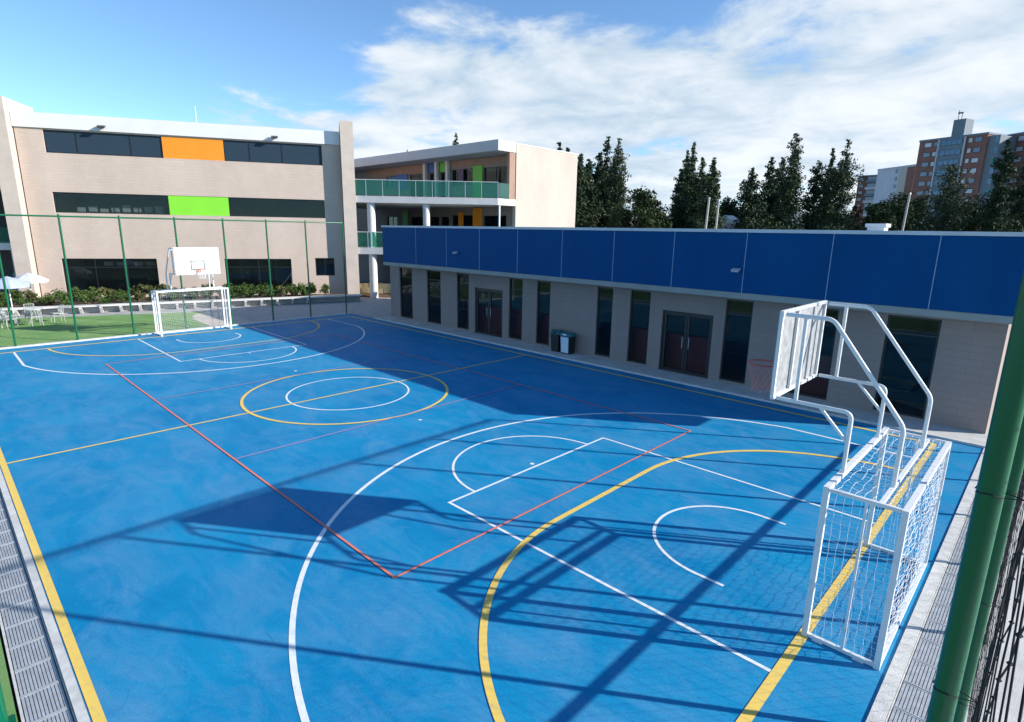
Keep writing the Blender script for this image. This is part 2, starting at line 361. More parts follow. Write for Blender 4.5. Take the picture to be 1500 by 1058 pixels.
def np_obj(name, V, F, m, parent=None, kind=None):
    me = bpy.data.meshes.new(name)
    V = np.asarray(V, float)
    off = Vector((0, 0, 0)); p = parent
    while p is not None: off += p.location; p = p.parent
    V = V - np.array(off)
    F = np.asarray(F, int); nf, k = F.shape
    me.vertices.add(len(V)); me.vertices.foreach_set('co', V.ravel())
    me.loops.add(nf*k); me.loops.foreach_set('vertex_index', F.ravel())
    me.polygons.add(nf); me.polygons.foreach_set('loop_start', np.arange(nf)*k)
    me.update(calc_edges=True)
    me.materials.append(M[m] if isinstance(m, str) else m)
    o = bpy.data.objects.new(name, me); C.objects.link(o)
    if parent is not None: o.parent = parent
    if kind: o['kind'] = kind
    return o
def thing(name, label, cat, loc=(0, 0, 0), group=None):
    o = bpy.data.objects.new(name, None); C.objects.link(o); o.location = loc
    o.empty_display_size = 0.2
    o['label'] = label; o['category'] = cat
    if group: o['group'] = group
    return o
def struct(o): o['kind'] = 'structure'; return o
def dup(root, loc, rz=0.0, sc=1.0, label=None):
    r = root.copy(); C.objects.link(r); r.location = loc; r.rotation_euler = (0, 0, rz); r.scale = (sc, sc, sc) if not isinstance(sc, tuple) else sc
    if label: r['label'] = label
    for ch in list(root.children):
        c = ch.copy(); C.objects.link(c); c.parent = r
        for g in ch.children:
            d = g.copy(); C.objects.link(d); d.parent = c
    return r
def frame_fn(o, u, n):
    o = Vector(o); u = Vector(u); n = Vector(n)
    return lambda s, d, z: tuple(o + u*s + n*d + Vector((0, 0, z)))

def wall_holes(mb, fr, s0, s1, z0, z1, holes, th):
    """solid wall slab: outer face at d=0, inner at d=-th, rectangular openings with reveals"""
    S = sorted({s0, s1, *[h[0] for h in holes], *[h[1] for h in holes]}); Zs = sorted({z0, z1, *[h[2] for h in holes], *[h[3] for h in holes]})
    solid = lambda i, j: 0 <= i < len(S)-1 and 0 <= j < len(Zs)-1 and not any(h[0]-1e-6 <= (S[i]+S[i+1])/2 <= h[1] and h[2] <= (Zs[j]+Zs[j+1])/2 <= h[3] for h in holes)
    for i in range(len(S)-1):
        for j in range(len(Zs)-1):
            if not solid(i, j): continue
            a, b, c, d = S[i], S[i+1], Zs[j], Zs[j+1]
            mb.add([fr(a, 0, c), fr(b, 0, c), fr(b, 0, d), fr(a, 0, d)], [(0, 1, 2, 3)])
            mb.add([fr(a, -th, c), fr(b, -th, c), fr(b, -th, d), fr(a, -th, d)], [(3, 2, 1, 0)])
            if not solid(i-1, j): mb.add([fr(a, 0, c), fr(a, 0, d), fr(a, -th, d), fr(a, -th, c)], [(0, 1, 2, 3)])
            if not solid(i+1, j): mb.add([fr(b, 0, c), fr(b, -th, c), fr(b, -th, d), fr(b, 0, d)], [(0, 1, 2, 3)])
            if not solid(i, j-1): mb.add([fr(a, 0, c), fr(a, -th, c), fr(b, -th, c), fr(b, 0, c)], [(0, 1, 2, 3)])
            if not solid(i, j+1): mb.add([fr(a, 0, d), fr(b, 0, d), fr(b, -th, d), fr(a, -th, d)], [(0, 1, 2, 3)])

def window(parent, fr, s0, s1, z0, z1, vdiv=(), hdiv=(), glass='glass_dark', d=-0.08, bar=0.05, name='window', depth=0.05, framemat='frame'):
    """frame mesh (jambs, head, sill, mullions, transoms) with one pane child for every light"""
    mb = MB(); g = 0.003
    mb.box(s0+g, s0+bar, d-depth, d, z0+g, z1-g, fr); mb.box(s1-bar, s1-g, d-depth, d, z0+g, z1-g, fr)
    mb.box(s0+bar, s1-bar, d-depth, d, z0+g, z0+bar, fr); mb.box(s0+bar, s1-bar, d-depth, d, z1-bar, z1-g, fr)
    vs = [s0+bar] + list(vdiv) + [s1-bar]; hs = [z0+bar] + list(hdiv) + [z1-bar]
    for v in vdiv: mb.box(v-bar*0.4, v+bar*0.4, d-depth*0.9, d-0.004, z0+bar, z1-bar, fr)
    for h in hdiv: mb.box(s0+bar, s1-bar, d-depth*0.8, d-0.008, h-bar*0.4, h+bar*0.4, fr)
    w = mb.build(name, framemat, parent)
    for i in range(len(vs)-1):
        for j in range(len(hs)-1):
            a = vs[i]+(0 if i == 0 else bar*0.4); b = vs[i+1]-(0 if i == len(vs)-2 else bar*0.4)
            c = hs[j]+(0 if j == 0 else bar*0.4); e = hs[j+1]-(0 if j == len(hs)-2 else bar*0.4)
            p = MB(); p.box(a, b, d-depth*0.55, d-depth*0.42, c, e, fr); p.build('pane', glass, w)
    return w

# ------------------------------------------------------------------ ground
mb = MB(); mb.add([(-2500, -2500, -0.12), (2500, -2500, -0.12), (2500, 2500, -0.12), (-2500, 2500, -0.12)], [(0, 1, 2, 3)])
struct(mb.build('ground', 'ground'))
# plaza slab beyond the far end and round the buildings
mb = MB(); mb.prism([(-60, -30), (-14.78, -30), (-14.78, 8.72), (-12.2, 8.72), (-12.2, 60), (-60, 60)], -0.10, -0.012)
struct(mb.build('plaza_paving', 'pave'))
# outdoor slab beyond the near fence
mb = MB(); mb.prism([(15.075, -12), (30, -12), (30, 30), (15.075, 30)], -0.10, -0.012)
struct(mb.build('concrete_yard', 'pave_light'))
mb = MB(); mb.prism([(-12.2, 8.6), (15.07, 8.6), (15.07, 24), (-12.2, 24)], -0.10, 0.03)
struct(mb.build('pavement', 'pave_light'))
mb = MB()
mb.prism([(-26.5, -16), (-14.80, -16), (-14.80, 1.0), (-15.6, 1.05), (-16.8, 1.1), (-18.0, 1.15), (-19.0, 1.35), (-19.7, 1.75), (-20.3, 2.3), (-20.62, 2.75), (-21.2, 0.9), (-24.9, -8), (-26.5, -12)], -0.008, 0.006)
struct(mb.build('turf', 'turf'))
mb = MB(); mb.prism([(-14.79, -16), (15.5, -16), (15.5, -8.60), (-14.79, -8.60)], -0.05, 0.004)
struct(mb.build('turf', 'turf'))
pts = [(-15.0, 1.05), (-16.8, 1.12), (-18.0, 1.18), (-19.0, 1.38), (-19.7, 1.78), (-20.25, 2.32), (-20.5, 2.75), (-20.3, 3.2), (-19.4, 3.3), (-15.0, 3.2)]
mb = MB(); mb.prism(pts, -0.009, 0.002); struct(mb.build('sunlit_paving', 'sand'))  # sunlit patch of paving, its brightness put into a paler beige
# hill far beyond
mb = MB(); rows = []
nx = 60
for i in range(nx+1):
    a = math.radians(60 + 120*i/nx)
    h = 55 + 26*math.sin(i*0.55) + 16*math.sin(i*1.3+1) + 8*math.sin(i*2.9)
    for rr, hh in ((1150, -1), (1500, h*0.75), (1800, h), (2300, -1)):
        mb.v.append((rr*math.cos(a), rr*math.sin(a), hh))
for i in range(nx):
    for j in range(3):
        mb.f.append((i*4+j, (i+1)*4+j, (i+1)*4+j+1, i*4+j+1))
struct(mb.build('hill', 'hill', smooth=True))

# ------------------------------------------------------------------ court
court = struct((lambda b: b.build('court', 'court'))(MB().prism([(-14.55, -8.085), (14.5, -8.085), (14.5, 8.6), (-14.55, 8.6)], -0.10, 0.0)))
def strip(pts, w, z, name, m, closed=False):
    pts = [Vector((x, y, 0)) for x, y in pts]; k = len(pts); L_, R_ = [], []
    for i, p in enumerate(pts):
        if closed: a, b = pts[(i-1) % k], pts[(i+1) % k]; 
        else: a, b = pts[max(i-1, 0)], pts[min(i+1, k-1)]
        d1 = (p-a).normalized() if (p-a).length > 1e-6 else None; d2 = (b-p).normalized() if (b-p).length > 1e-6 else None
        d1 = d1 or d2; d2 = d2 or d1
        t = (d1+d2).normalized(); n = Vector((-t.y, t.x, 0)); c = max(0.35, n.dot(Vector((-d1.y, d1.x, 0))))
        L_.append(p+n*w/2/c); R_.append(p-n*w/2/c)
    m_ = MB(); m_.v = [(p.x, p.y, z) for p in L_] + [(p.x, p.y, z) for p in R_]
    m_.f = [(k+i, k+(i+1) % k, (i+1) % k, i) for i in range(k if closed else k-1)]
    return m_.build(name, m, court)
def arc(cx, cy, r, a0, a1, n=64): return [(cx+r*math.cos(math.radians(a0+(a1-a0)*i/n)), cy+r*math.sin(math.radians(a0+(a1-a0)*i/n))) for i in range(n+1)]
ZW, ZY, ZR, ZP = 0.004, 0.008, 0.012, 0.016
GL = 13.6
# football lines (yellow)
for sgn in (-1, 1):
    strip([(-GL-0.05, sgn*8.02), (GL+0.05, sgn*8.02)], 0.10, ZY, 'touch_line', 'yellow_line')
    strip([(sgn*GL, -7.97), (sgn*GL, 7.97)], 0.12, ZY, 'goal_line', 'yellow_line')
    q = 180 if sgn > 0 else 0
    a = arc(GL*sgn, -1.5, 4.06, 270, 180, 40) + arc(GL*sgn, 1.5, 4.06, 180, 90, 40) if sgn > 0 else arc(-GL, -1.5, 4.06, 270, 360, 40) + arc(-GL, 1.5, 4.06, 0, 90, 40)
    a[0] = (a[0][0]-sgn*0.06, a[0][1]); a[-1] = (a[-1][0]-sgn*0.06, a[-1][1])
    strip(a, 0.10 if sgn > 0 else 0.08, ZY, 'penalty_area_line', 'yellow_line')
    for px_ in (7.6, 3.6): 
        mb = MB(); mb.add([(sgn*px_+0.05*math.cos(t*PI/8), 0.05*math.sin(t*PI/8), ZW) for t in range(16)], [tuple(range(16))]); mb.build('penalty_spot', 'white_line', court)
strip([(0, -7.97), (0, 7.97)], 0.07, ZY, 'halfway_line', 'yellow_line')
strip(arc(0, 0, 3.0, 0, 360, 96)[:-1], 0.085, ZY+0.002, 'center_circle', 'yellow_line', True)
# basketball lines (white)
strip(arc(0, 0, 1.8, 0, 360, 72)[:-1], 0.055, ZW, 'small_center_circle', 'white_line', True)
for sgn in (-1, 1):
    f = lambda P: [(sgn*x, y) for x, y in P]
    kx = GL-5.86
    strip(f([(GL-0.06, -2.44), (kx, -2.44), (kx, 2.44), (GL-0.06, 2.44)]), 0.055, ZW, 'key_line', 'white_line')
    strip(f(arc(kx, 0, 1.8, 90, 270, 48)), 0.055, ZW+0.001, 'free_throw_arc', 'white_line')
    strip(f([(12.44, -1.25)] + arc(12.03, 0, 1.25, 270, 90, 48) + [(12.44, 1.25)]), 0.055, ZW, 'no_charge_arc', 'white_line')
    th = math.degrees(math.asin(6.6/6.75))
    strip(f([(GL-0.06, -6.6)] + arc(12.03, 0, 6.75, 180+th, 180-th, 96) + [(GL-0.06, 6.6)]), 0.075, ZW, 'three_point_line', 'white_line')
# volleyball lines (red)
strip([(9, -4.5), (9, 4.5), (-9, 4.5), (-9, -4.5), (9, -4.5)][0:5], 0.042, ZR, 'volleyball_line', 'red_line')
for sgn in (-1, 1): strip([(sgn*3, -4.47), (sgn*3, 4.47)], 0.04, ZP, 'attack_line', 'pink_line')

# kerbs and drains
struct(MB().box(-14.55, 14.5, -8.18, -8.09, -0.1, 0.035).build('kerb', 'kerb'))
struct(MB().box(14.505, 14.645, -8.18, 8.6, -0.1, 0.02).build('kerb', 'kerb'))
struct(MB().box(-14.78, -14.555, -8.6, 8.6, -0.1, 0.05).build('kerb', 'kerb'))
struct(MB().box(-12.2, 14.66, 8.604, 8.74, -0.1, 0.055).build('kerb', 'kerb'))
def drain(x0, x1, y0, y1, along, step):
    ch = struct(MB().box(x0, x1, y0, y1, -0.099, -0.045).build('drain_channel', 'pit'))
    e = MB()
    if along == 'x': e.box(x0, x1, y0, y0+0.025, -0.04, 0.012); e.box(x0, x1, y1-0.012, y1, -0.04, 0.008)
    else: e.box(x0, x0+0.012, y0, y1, -0.04, 0.008); e.box(x1-0.025, x1, y0, y1, -0.04, 0.012)
    e.build('channel_edge', 'kerb', ch)
    W = (y1-y0 if along == 'x' else x1-x0) - 0.05
    g = MB(); nb = 11; Ls = step-0.012
    for k in range(nb):
        c = -W/2 + W*(k+0.5)/nb; h = W/nb*0.39
        g.box(-Ls/2, Ls/2, c-h, c+h, -0.02, 0.0) if along == 'x' else g.box(c-h, c+h, -Ls/2, Ls/2, -0.02, 0.0)
    for s_ in (-Ls/2, Ls/2-0.016):
        g.box(s_, s_+0.016, -W/2, W/2, -0.015, 0.003) if along == 'x' else g.box(-W/2, W/2, s_, s_+0.016, -0.015, 0.003)
    proto = g.build('drain_grate', 'grate', ch); proto.parent = ch
    n = int(((x1-x0) if along == 'x' else (y1-y0))/step)
    for i in range(n):
        o = proto if i == 0 else proto.copy()
        if i: C.objects.link(o)
        j = random.uniform(-0.002, 0.002)
        o.location = (x0+step*(i+0.5), (y0+y1)/2+0.006, j) if along == 'x' else ((x0+x1)/2-0.006, y0+step*(i+0.5), j)
drain(-14.5, 9.9, -8.575, -8.185, 'x', 0.50)
drain(14.65, 15.07, -7.5, 8.5, 'y', 0.50)

# ------------------------------------------------------------------ fences
def net_panel(name, fr, s0, s1, z0, z1, cell, r, parent, jitter=0.0, m='net_black'):
    """diamond mesh of cords as triangular prisms; fr(s, d, z) -> world"""
    h = cell/math.sqrt(2)
    ns, nz = int((s1-s0)/h), int((z1-z0)/h)
    rng = np.random.default_rng(3)
    I, J = np.meshgrid(np.arange(ns+1), np.arange(nz+1), indexing='ij')
    S = s0+I*(s1-s0)/ns; Zz = z0+J*(z1-z0)/nz; D = np.zeros_like(S)
    if jitter:
        S = S+rng.normal(0, jitter, S.shape); Zz = Zz+rng.normal(0, jitter, S.shape); D = rng.normal(0, jitter*0.8, S.shape)+0.02*np.sin(S*1.7+Zz)
    o = np.array(fr(0, 0, 0)); eu = np.array(fr(1, 0, 0))-o; en = np.array(fr(0, 1, 0))-o
    P = o + S[..., None]*eu + D[..., None]*en; P[..., 2] += Zz
    ok = (I+J) % 2 == 0
    A, B = [], []
    for di in (1, -1):
        i0 = slice(0, ns) if di == 1 else slice(1, ns+1); i1 = slice(1, ns+1) if di == 1 else slice(0, ns)
        mk = ok[i0, :-1]; A.append(P[i0, :-1][mk]); B.append(P[i1, 1:][mk])
    A = np.concatenate(A); B = np.concatenate(B); d = B-A; d /= np.linalg.norm(d, axis=1)[:, None]
    e1 = np.cross(d, en); e1 /= np.linalg.norm(e1, axis=1)[:, None]; e2 = np.broadcast_to(en, e1.shape)
    ring = [e1*r*math.cos(a)+e2*r*math.sin(a) for a in (0.3, 0.3+2*PI/3, 0.3+4*PI/3)]
    V = np.stack([A+q for q in ring]+[B+q for q in ring], 1).reshape(-1, 3)
    n = len(A); b = (np.arange(n)*6)[:, None]
    F = np.concatenate([b+np.array([[0, 1, 4, 3]]), b+np.array([[1, 2, 5, 4]]), b+np.array([[2, 0, 3, 5]])])
    ob = np_obj(name, V, F, m, parent, 'stuff')
    return ob, P[ok]

def fence(label, p0, u, n, posts, length, rails, net_d, jitter, cell, r, xs=None, pr=0.04):
    t = thing('court_fence', label, 'fence', p0)
    fr = frame_fn(p0, u, n)
    for k, s in enumerate(posts):
        dx = xs[k] if xs else 0.0
        mb = MB(); mb.tube([fr(s, dx, -0.05), fr(s, dx, 5.24)], pr, 14)
        mb.tube([fr(s, dx, 5.24), fr(s, dx, 5.27), fr(s, dx, 5.285)], pr*1.08, 14, r2=pr*0.6)
        mb.box(s-0.09, s+0.09, dx-0.09, dx+0.09, -0.02, 0.018, fr)
        mb.build('post', 'green_post', t, True)
    for z, rr in rails:
        mb = MB(); mb.tube([fr(posts[0], 0.0, z), fr(posts[-1], 0.0, z)], rr, 12); mb.build('rail', 'green_post', t, True)
    ob, _ = net_panel('net', fr, posts[0], posts[-1], 0.03, 5.2, cell, r, t, jitter)
    mb = MB()
    for z in (0.04, 5.19): mb.tube([fr(posts[0], net_d, z), fr(posts[-1], net_d, z)], 0.006, 5)
    mb.build('border_rope', 'net_black', t)
    return t
# far fence
fp = [-8.5+0.0, -6.43, -4.4, -2.32, -0.17, 1.94, 4.04, 6.15, 8.36]
fence('tall green post and net fence across the far end of the court', (-14.66, 0, 0), (0, 1, 0), (1, 0, 0), fp, 17, [(5.19, 0.034)], 0, 0.0, 0.12, 0.0007)
# side fence (left)
fence('green fence along the left touchline, one post showing at bottom left', (0, -8.70, 0), (1, 0, 0), (0, -1, 0), [-14.65+2.09*k for k in range(1, 14)] + [15.17], 30, [(5.24, 0.034)], 0, 0.0, 0.14, 0.0013)
# near fence: the big post at the right edge of the picture
near = thing('court_fence', 'near green fence with the big foreground post and black net at right', 'fence', (15.165, 0, 0))
frn = frame_fn((15.165, 0, 0), (0, 1, 0), (1, 0, 0))
for k, s in enumerate([-6.3, -4.2, -2.1, 0.05, 2.2, 4.35, 6.45, 8.56]):
    dx = [-0.006, 0.028, 0.022, 0.02, 0.02, 0.02, 0.02, 0.02][k]
    mb = MB(); mb.tube([frn(s, dx, -0.05), frn(s, dx, 5.24)], 0.036, 20)
    mb.tube([frn(s, dx, 5.24), frn(s, dx, 5.27), frn(s, dx, 5.285)], 0.039, 20, r2=0.025)
    mb.box(s-0.09, s+0.09, dx-0.09, dx+0.09, -0.02, 0.018, frn)
    pst = mb.build('post', 'green_post', near, True)
    for q in range(7 if s < 0 else 0):
        z = 0.45+q*0.74+random.uniform(-.04, .04); c = frn(s, dx, z)
        tie = MB(); tie.tube([(c[0]+0.0385*math.cos(a)+(0.05 if abs(a) < .3 else 0), c[1]+0.0385*math.sin(a), z+0.004*math.sin(3*a)) for a in [k2*PI/8 for k2 in range(-7, 9)]], 0.0022, 5); tie.build('net_tie', 'net_black', pst)
MB().tube([frn(-8.5, 0.02, 5.35), frn(8.56, 0.02, 5.35)], 0.036, 12).build('rail', 'green_post', near, True)
MB().tube([frn(-6.3, 0.03, 1.53), frn(8.56, 0.03, 1.53)], 0.038, 12).build('rail', 'green_post', near, True)
frnn = frame_fn((15.262, 0, 0), (0, 1, 0), (1, 0, 0))
net_panel('net', frnn, -8.3, 8.5, 0.03, 5.28, 0.125, 0.0015, near, 0.002)
# knots of the closest cords
mb = MB()
h = 0.125/math.sqrt(2); ns = int(16.8/h); nz = int(5.25/h)
rng = np.random.default_rng(3)
I, J = np.meshgrid(np.arange(ns+1), np.arange(nz+1), indexing='ij')
S = -8.3+I*16.8/ns; Zz = 0.03+J*5.25/nz
S = S+rng.normal(0, 0.002, S.shape); Zz = Zz+rng.normal(0, 0.002, S.shape); D = rng.normal(0, 0.0016, S.shape)+0.02*np.sin(S*1.7+Zz)
for i in range(ns+1):
    for j in range(nz+1):
        if (i+j) % 2 == 0 and S[i, j] < -4.5:
            p = Vector(frnn(S[i, j], D[i, j], Zz[i, j])); k = 0.0042
            mb.add([p+Vector((k, 0, 0)), p+Vector((-k, 0, 0)), p+Vector((0, k, 0)), p+Vector((0, -k, 0)), p+Vector((0, 0, k*1.3)), p+Vector((0, 0, -k*1.3))],
                   [(0, 2, 4), (2, 1, 4), (1, 3, 4), (3, 0, 4), (2, 0, 5), (1, 2, 5), (3, 1, 5), (0, 3, 5)])
mb.build('net_knots', 'net_black', near, kind='stuff')
MB().tube([frnn(-8.3, 0, 5.285), frnn(8.5, 0, 5.285)], 0.008, 6).build('border_rope', 'net_black', near)

# ------------------------------------------------------------------ goals with basketball hoops
def square_bar(mb, a, b, w=0.04):
    a = Vector(a); b = Vector(b); d = (b-a).normalized()
    e = Vector((0, 0, 1)) if abs(d.z) < 0.9 else Vector((0, 1, 0))
    s = d.cross(e).normalized(); t = s.cross(d)
    vs = [p + s*i*w + t*j*w for p in (a, b) for i, j in ((-1, -1), (1, -1), (1, 1), (-1, 1))]
    mb.add(vs, [(3, 2, 1, 0), (4, 5, 6, 7), (0, 1, 5, 4), (1, 2, 6, 5), (2, 3, 7, 6), (3, 0, 4, 7)])
def bent(P, rad, n=6):
    """polyline with rounded corners"""
    P = [Vector(p) for p in P]; out = [P[0]]
    for i in range(1, len(P)-1):
        a = (P[i-1]-P[i]).normalized(); b = (P[i+1]-P[i]).normalized()
        p0 = P[i]+a*rad; p2 = P[i]+b*rad
        for k in range(n+1):
            t = k/n; out.append(p0*(1-t)**2 + P[i]*2*t*(1-t) + p2*t*t)
    out.append(P[-1]); return out
def quad_net(corners, nu, nv, r, sag=(0, 0, 0), seed=1, jit=0.006):
    """square mesh over a bilinear patch"""
    a, b, c, d = [Vector(p) for p in corners]; rng = random.Random(seed); G = []
    for i in range(nu+1):
        row = []
        for j in range(nv+1):
            u, v = i/nu, j/nv
            p = a*(1-u)*(1-v)+b*u*(1-v)+c*u*v+d*(1-u)*v
            k = 4*u*(1-u)*4*v*(1-v)
            e = 1 if (0 < i < nu and 0 < j < nv) else 0
            p = p + Vector(sag)*k + Vector((rng.gauss(0, jit), rng.gauss(0, jit), rng.gauss(0, jit)))*e
            row.append(p)
        G.append(row)
    mb = MB()
    for i in range(nu+1): mb.tube(G[i], r, 4, False)
    for j in range(nv+1): mb.tube([G[i][j] for i in range(nu+1)], r, 4, False)
    return mb
def goal(sgn, label, rimmat):
    f = lambda x, y, z: (sgn*x, y, z)
    t = thing('goal_with_hoop', label, 'goal', (sgn*13.95, 0, 0))
    xf, xr = 13.61, 14.40
    g = MB()
    for y in (-1.5, 1.5):
        square_bar(g, f(xf, y, 0.0), f(xf, y, 2.035), 0.033)
        square_bar(g, f(xr, y, 0.0), f(xr, y, 2.02), 0.033)
        square_bar(g, f(xf+0.042, y, 0.03), f(xr-0.035, y, 0.03), 0.022)
        square_bar(g, f(xf+0.042, y, 2.0), f(xr-0.035, y, 2.0), 0.022)
        square_bar(g, f(xf+0.42, y, 0.056), f(xf+0.42, y, 1.975), 0.014)
    square_bar(g, f(xf, -1.46, 2.0), f(xf, 1.46, 2.0), 0.0325)
    square_bar(g, f(xr, -1.465, 1.988), f(xr, 1.465, 1.988), 0.031)
    square_bar(g, f(xr, -1.465, 0.034), f(xr, 1.465, 0.034), 0.031)
    square_bar(g, f(14.16, -1.475, 1.998), f(14.16, 1.475, 1.998), 0.022)
    g.build('goal_frame', 'white_metal', t)
    for y in (-1.5, 1.5):
        for x in (xf+0.15, xf+0.6):
            fm = MB(); fm.box(min(sgn*(x-0.06), sgn*(x+0.06)), max(sgn*(x-0.06), sgn*(x+0.06)), y-0.045, y+0.045, 0.001, 0.007); fm.build('foot_plate', 'white_metal', t)
    rr = 0.0021
    quad_net([f(xf+.03, -1.5, 0.05), f(xr, -1.5, 0.05), f(xr, -1.5, 1.98), f(xf+.03, -1.5, 1.98)], 9, 22, rr, (0, -0.02, 0), 3).build('side_net', 'net_white', t, kind='stuff')
    quad_net([f(xf+.03, 1.5, 0.05), f(xr, 1.5, 0.05), f(xr, 1.5, 1.98), f(xf+.03, 1.5, 1.98)], 9, 22, rr, (0, 0.02, 0), 4).build('side_net', 'net_white', t, kind='stuff')
    quad_net([f(xr, -1.48, 0.05), f(xr, 1.48, 0.05), f(xr, 1.48, 1.98), f(xr, -1.48, 1.98)], 38, 26, rr, (sgn*0.05, 0, 0), 5, 0.008).build('back_net', 'net_white', t, kind='stuff')
    quad_net([f(xf+.03, -1.48, 2.01), f(xr, -1.48, 2.01), f(xr, 1.48, 2.01), f(xf+.03, 1.48, 2.01)], 9, 36, rr, (0, 0, -0.09), 6, 0.010).build('top_net', 'net_white', t, kind='stuff')
    for y in (-0.9, 0.9):
        h = MB(); h.tube(bent([f(12.72, y, 3.93), f(13.27, y, 3.93), f(14.165, y, 2.76), f(14.165, y, 2.01)], 0.08), 0.027, 10)
        h.tube(bent([f(12.72, y, 2.81), f(13.62, y, 2.81), f(13.62, y, 2.03)], 0.10), 0.027, 10)
        h.tube([f(12.96, y, 3.92), f(12.96, y, 2.81)], 0.026, 8)
        h.tube([f(13.26, y, 2.80), f(13.615, y, 2.42)], 0.022, 8)
        h.build('hoop_truss', 'white_metal', t, True)
    b = MB(); b.box(min(sgn*12.625, sgn*12.65), max(sgn*12.625, sgn*12.65), -0.9, 0.9, 2.80, 3.95)
    bo = b.build('backboard', 'board_white' if sgn < 0 else 'board_back', t)
    e = MB()
    for y in (-0.9, 0.9): square_bar(e, f(12.665, y, 2.78), f(12.665, y, 3.97), 0.022)
    square_bar(e, f(12.664, -0.877, 2.80), f(12.664, 0.877, 2.80), 0.021); square_bar(e, f(12.664, -0.877, 3.95), f(12.664, 0.877, 3.95), 0.021)
    for y in (-0.3,): square_bar(e, f(12.672, y, 2.822), f(12.672, y, 3.928), 0.018)
    e.build('board_frame', 'white_metal', bo)
    tq = MB(); x0, x1 = sorted((sgn*12.620, sgn*12.6245))
    tq.box(x0, x1, -0.295, -0.245, 2.98, 3.40); tq.box(x0, x1, 0.245, 0.295, 2.98, 3.40); tq.box(x0, x1, -0.245, 0.245, 3.35, 3.40); tq.box(x0, x1, -0.245, 0.245, 2.98, 3.03)
    tq.build('target_square', 'black_paint', bo)
    rm = MB(); cx = 12.19
    rm.tube([f(cx+0.225*math.cos(2*PI*k/28), 0.225*math.sin(2*PI*k/28), 3.05) for k in range(29)], 0.0105, 8)
    rm.tube([f(cx+0.22, -0.06, 3.05), f(12.61, -0.09, 3.05)], 0.010, 6); rm.tube([f(cx+0.22, 0.06, 3.05), f(12.61, 0.09, 3.05)], 0.010, 6)
    rm.tube([f(cx+0.24, 0, 3.045), f(12.61, 0, 2.9)], 0.010, 6)
    x0, x1 = sorted((sgn*12.605, sgn*12.619)); rm.box(x0, x1, -0.10, 0.10, 2.86, 2.975)
    rim = rm.build('rim', rimmat, t, True)
    nn = MB()
    rings = [(0.222, 3.04), (0.19, 2.95), (0.165, 2.86), (0.145, 2.77), (0.13, 2.68), (0.135, 2.62)]
    for k in range(12):
        for sg in (1, -1):
            nn.tube([f(cx+q*math.cos(2*PI*(k+sg*0.5*i)/12), q*math.sin(2*PI*(k+sg*0.5*i)/12), z) for i, (q, z) in enumerate(rings)], 0.004, 4, False)
    nn.build('hoop_net', 'net_white' if sgn < 0 else 'net_red', rim, kind='stuff')
    return t
goal(1, 'white steel goal with basketball hoop frame on top, close at the right', 'rim')
goal(-1, 'distant white goal under a white backboard at the far end of the court', 'orange_rim')

# ------------------------------------------------------------------ blue building
blue = thing('canteen_building', 'long low building with dark blue cladding band and tall black windows beside the court', 'building', (0, 12, 0))
frb = frame_fn((0, 9.8, 0), (1, 0, 0), (0, -1, 0))
wins = [(-11.29, -10.14), (-8.83, -7.69), (-6.41, -5.52), (-2.77, -1.93), (-1.08, -0.32), (2.10, 2.84), (3.62, 4.48), (7.31, 8.20), (9.42, 10.67), (11.89, 13.10)]
doors = [(-5.08, -3.18), (5.0, 6.92)]
holes = [(a, b, 0.10, 2.84) for a, b in wins] + [(a, b, 0.031, 2.24) for a, b in doors]
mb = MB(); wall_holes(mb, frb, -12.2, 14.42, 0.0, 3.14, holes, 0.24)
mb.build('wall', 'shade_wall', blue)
mb = MB(); mb.box(-12.2, -11.96, 10.045, 20, 0.0, 3.14); mb.box(14.18, 14.42, 10.045, 20, 0, 3.14); mb.box(-12.2, 14.42, 20.003, 20.2, 0, 3.14)
mb.build('side_wall', 'shade_wall', blue)
mb = MB(); mb.box(-11.9, 14.1, 15.0, 15.1, 0.05, 3.0); mb.build('inner_wall', 'interior', blue)
MB().box(-11.94, 14.16, 10.05, 19.99, 0.031, 0.045).build('inner_floor', 'interior', blue)
for a, b in ((-6.2, -0.2), (2.6, 7.1), (8.3, 11.0)): MB().box(a, b, 10.25, 10.33, 0.046, 1.35).build('counter_front', 'red_seat', blue)
for k in range(9): MB().box(-10.9+k*2.9, -9.4+k*2.9, 11.4, 12.1, 0.72, 0.76).build('table_top', 'interior', blue)
# fascia: eleven cladding panels with open joints
edges = [-11.53, -8.55, -6.14, -3.82, -1.46, 0.94, 3.34, 5.72, 8.12, 10.49, 12.87, 14.72]
for a, b in zip(edges[:-1], edges[1:]):
    MB().box(a+0.011, b-0.011, 8.93, 8.965, 3.17, 4.985).build('fascia_panel', 'blue_panel', blue)
M['joint'] = mat('pale_blue_joint_strip', (0.22, 0.32, 0.46), 0.4)
for a in edges[1:-1]: MB().box(a-0.0095, a+0.0095, 8.925, 8.965, 3.17, 4.985).build('joint_strip', 'joint', blue)
MB().box(-11.51, 14.70, 8.967, 9.02, 3.175, 4.98).build('panel_backing', 'coping', blue)
MB().box(-11.57, 14.75, 8.90, 9.10, 4.988, 5.085).build('coping', 'coping', blue)
MB().box(-11.53, 14.72, 8.945, 9.795, 2.985, 3.165).build('soffit_beam', 'beam', blue)
MB().box(-11.53, 14.72, 9.104, 20.3, 4.80, 5.03).build('roof', 'coping', blue)
mb = MB(); mb.box(-11.5, -11.35, 9.03, 20.2, 3.17, 4.79); mb.box(14.55, 14.70, 9.03, 20.2, 3.17, 4.79); mb.box(-11.34, 14.54, 20.05, 20.2, 3.17, 4.79)
mb.build('side_fascia', 'blue_panel', blue)
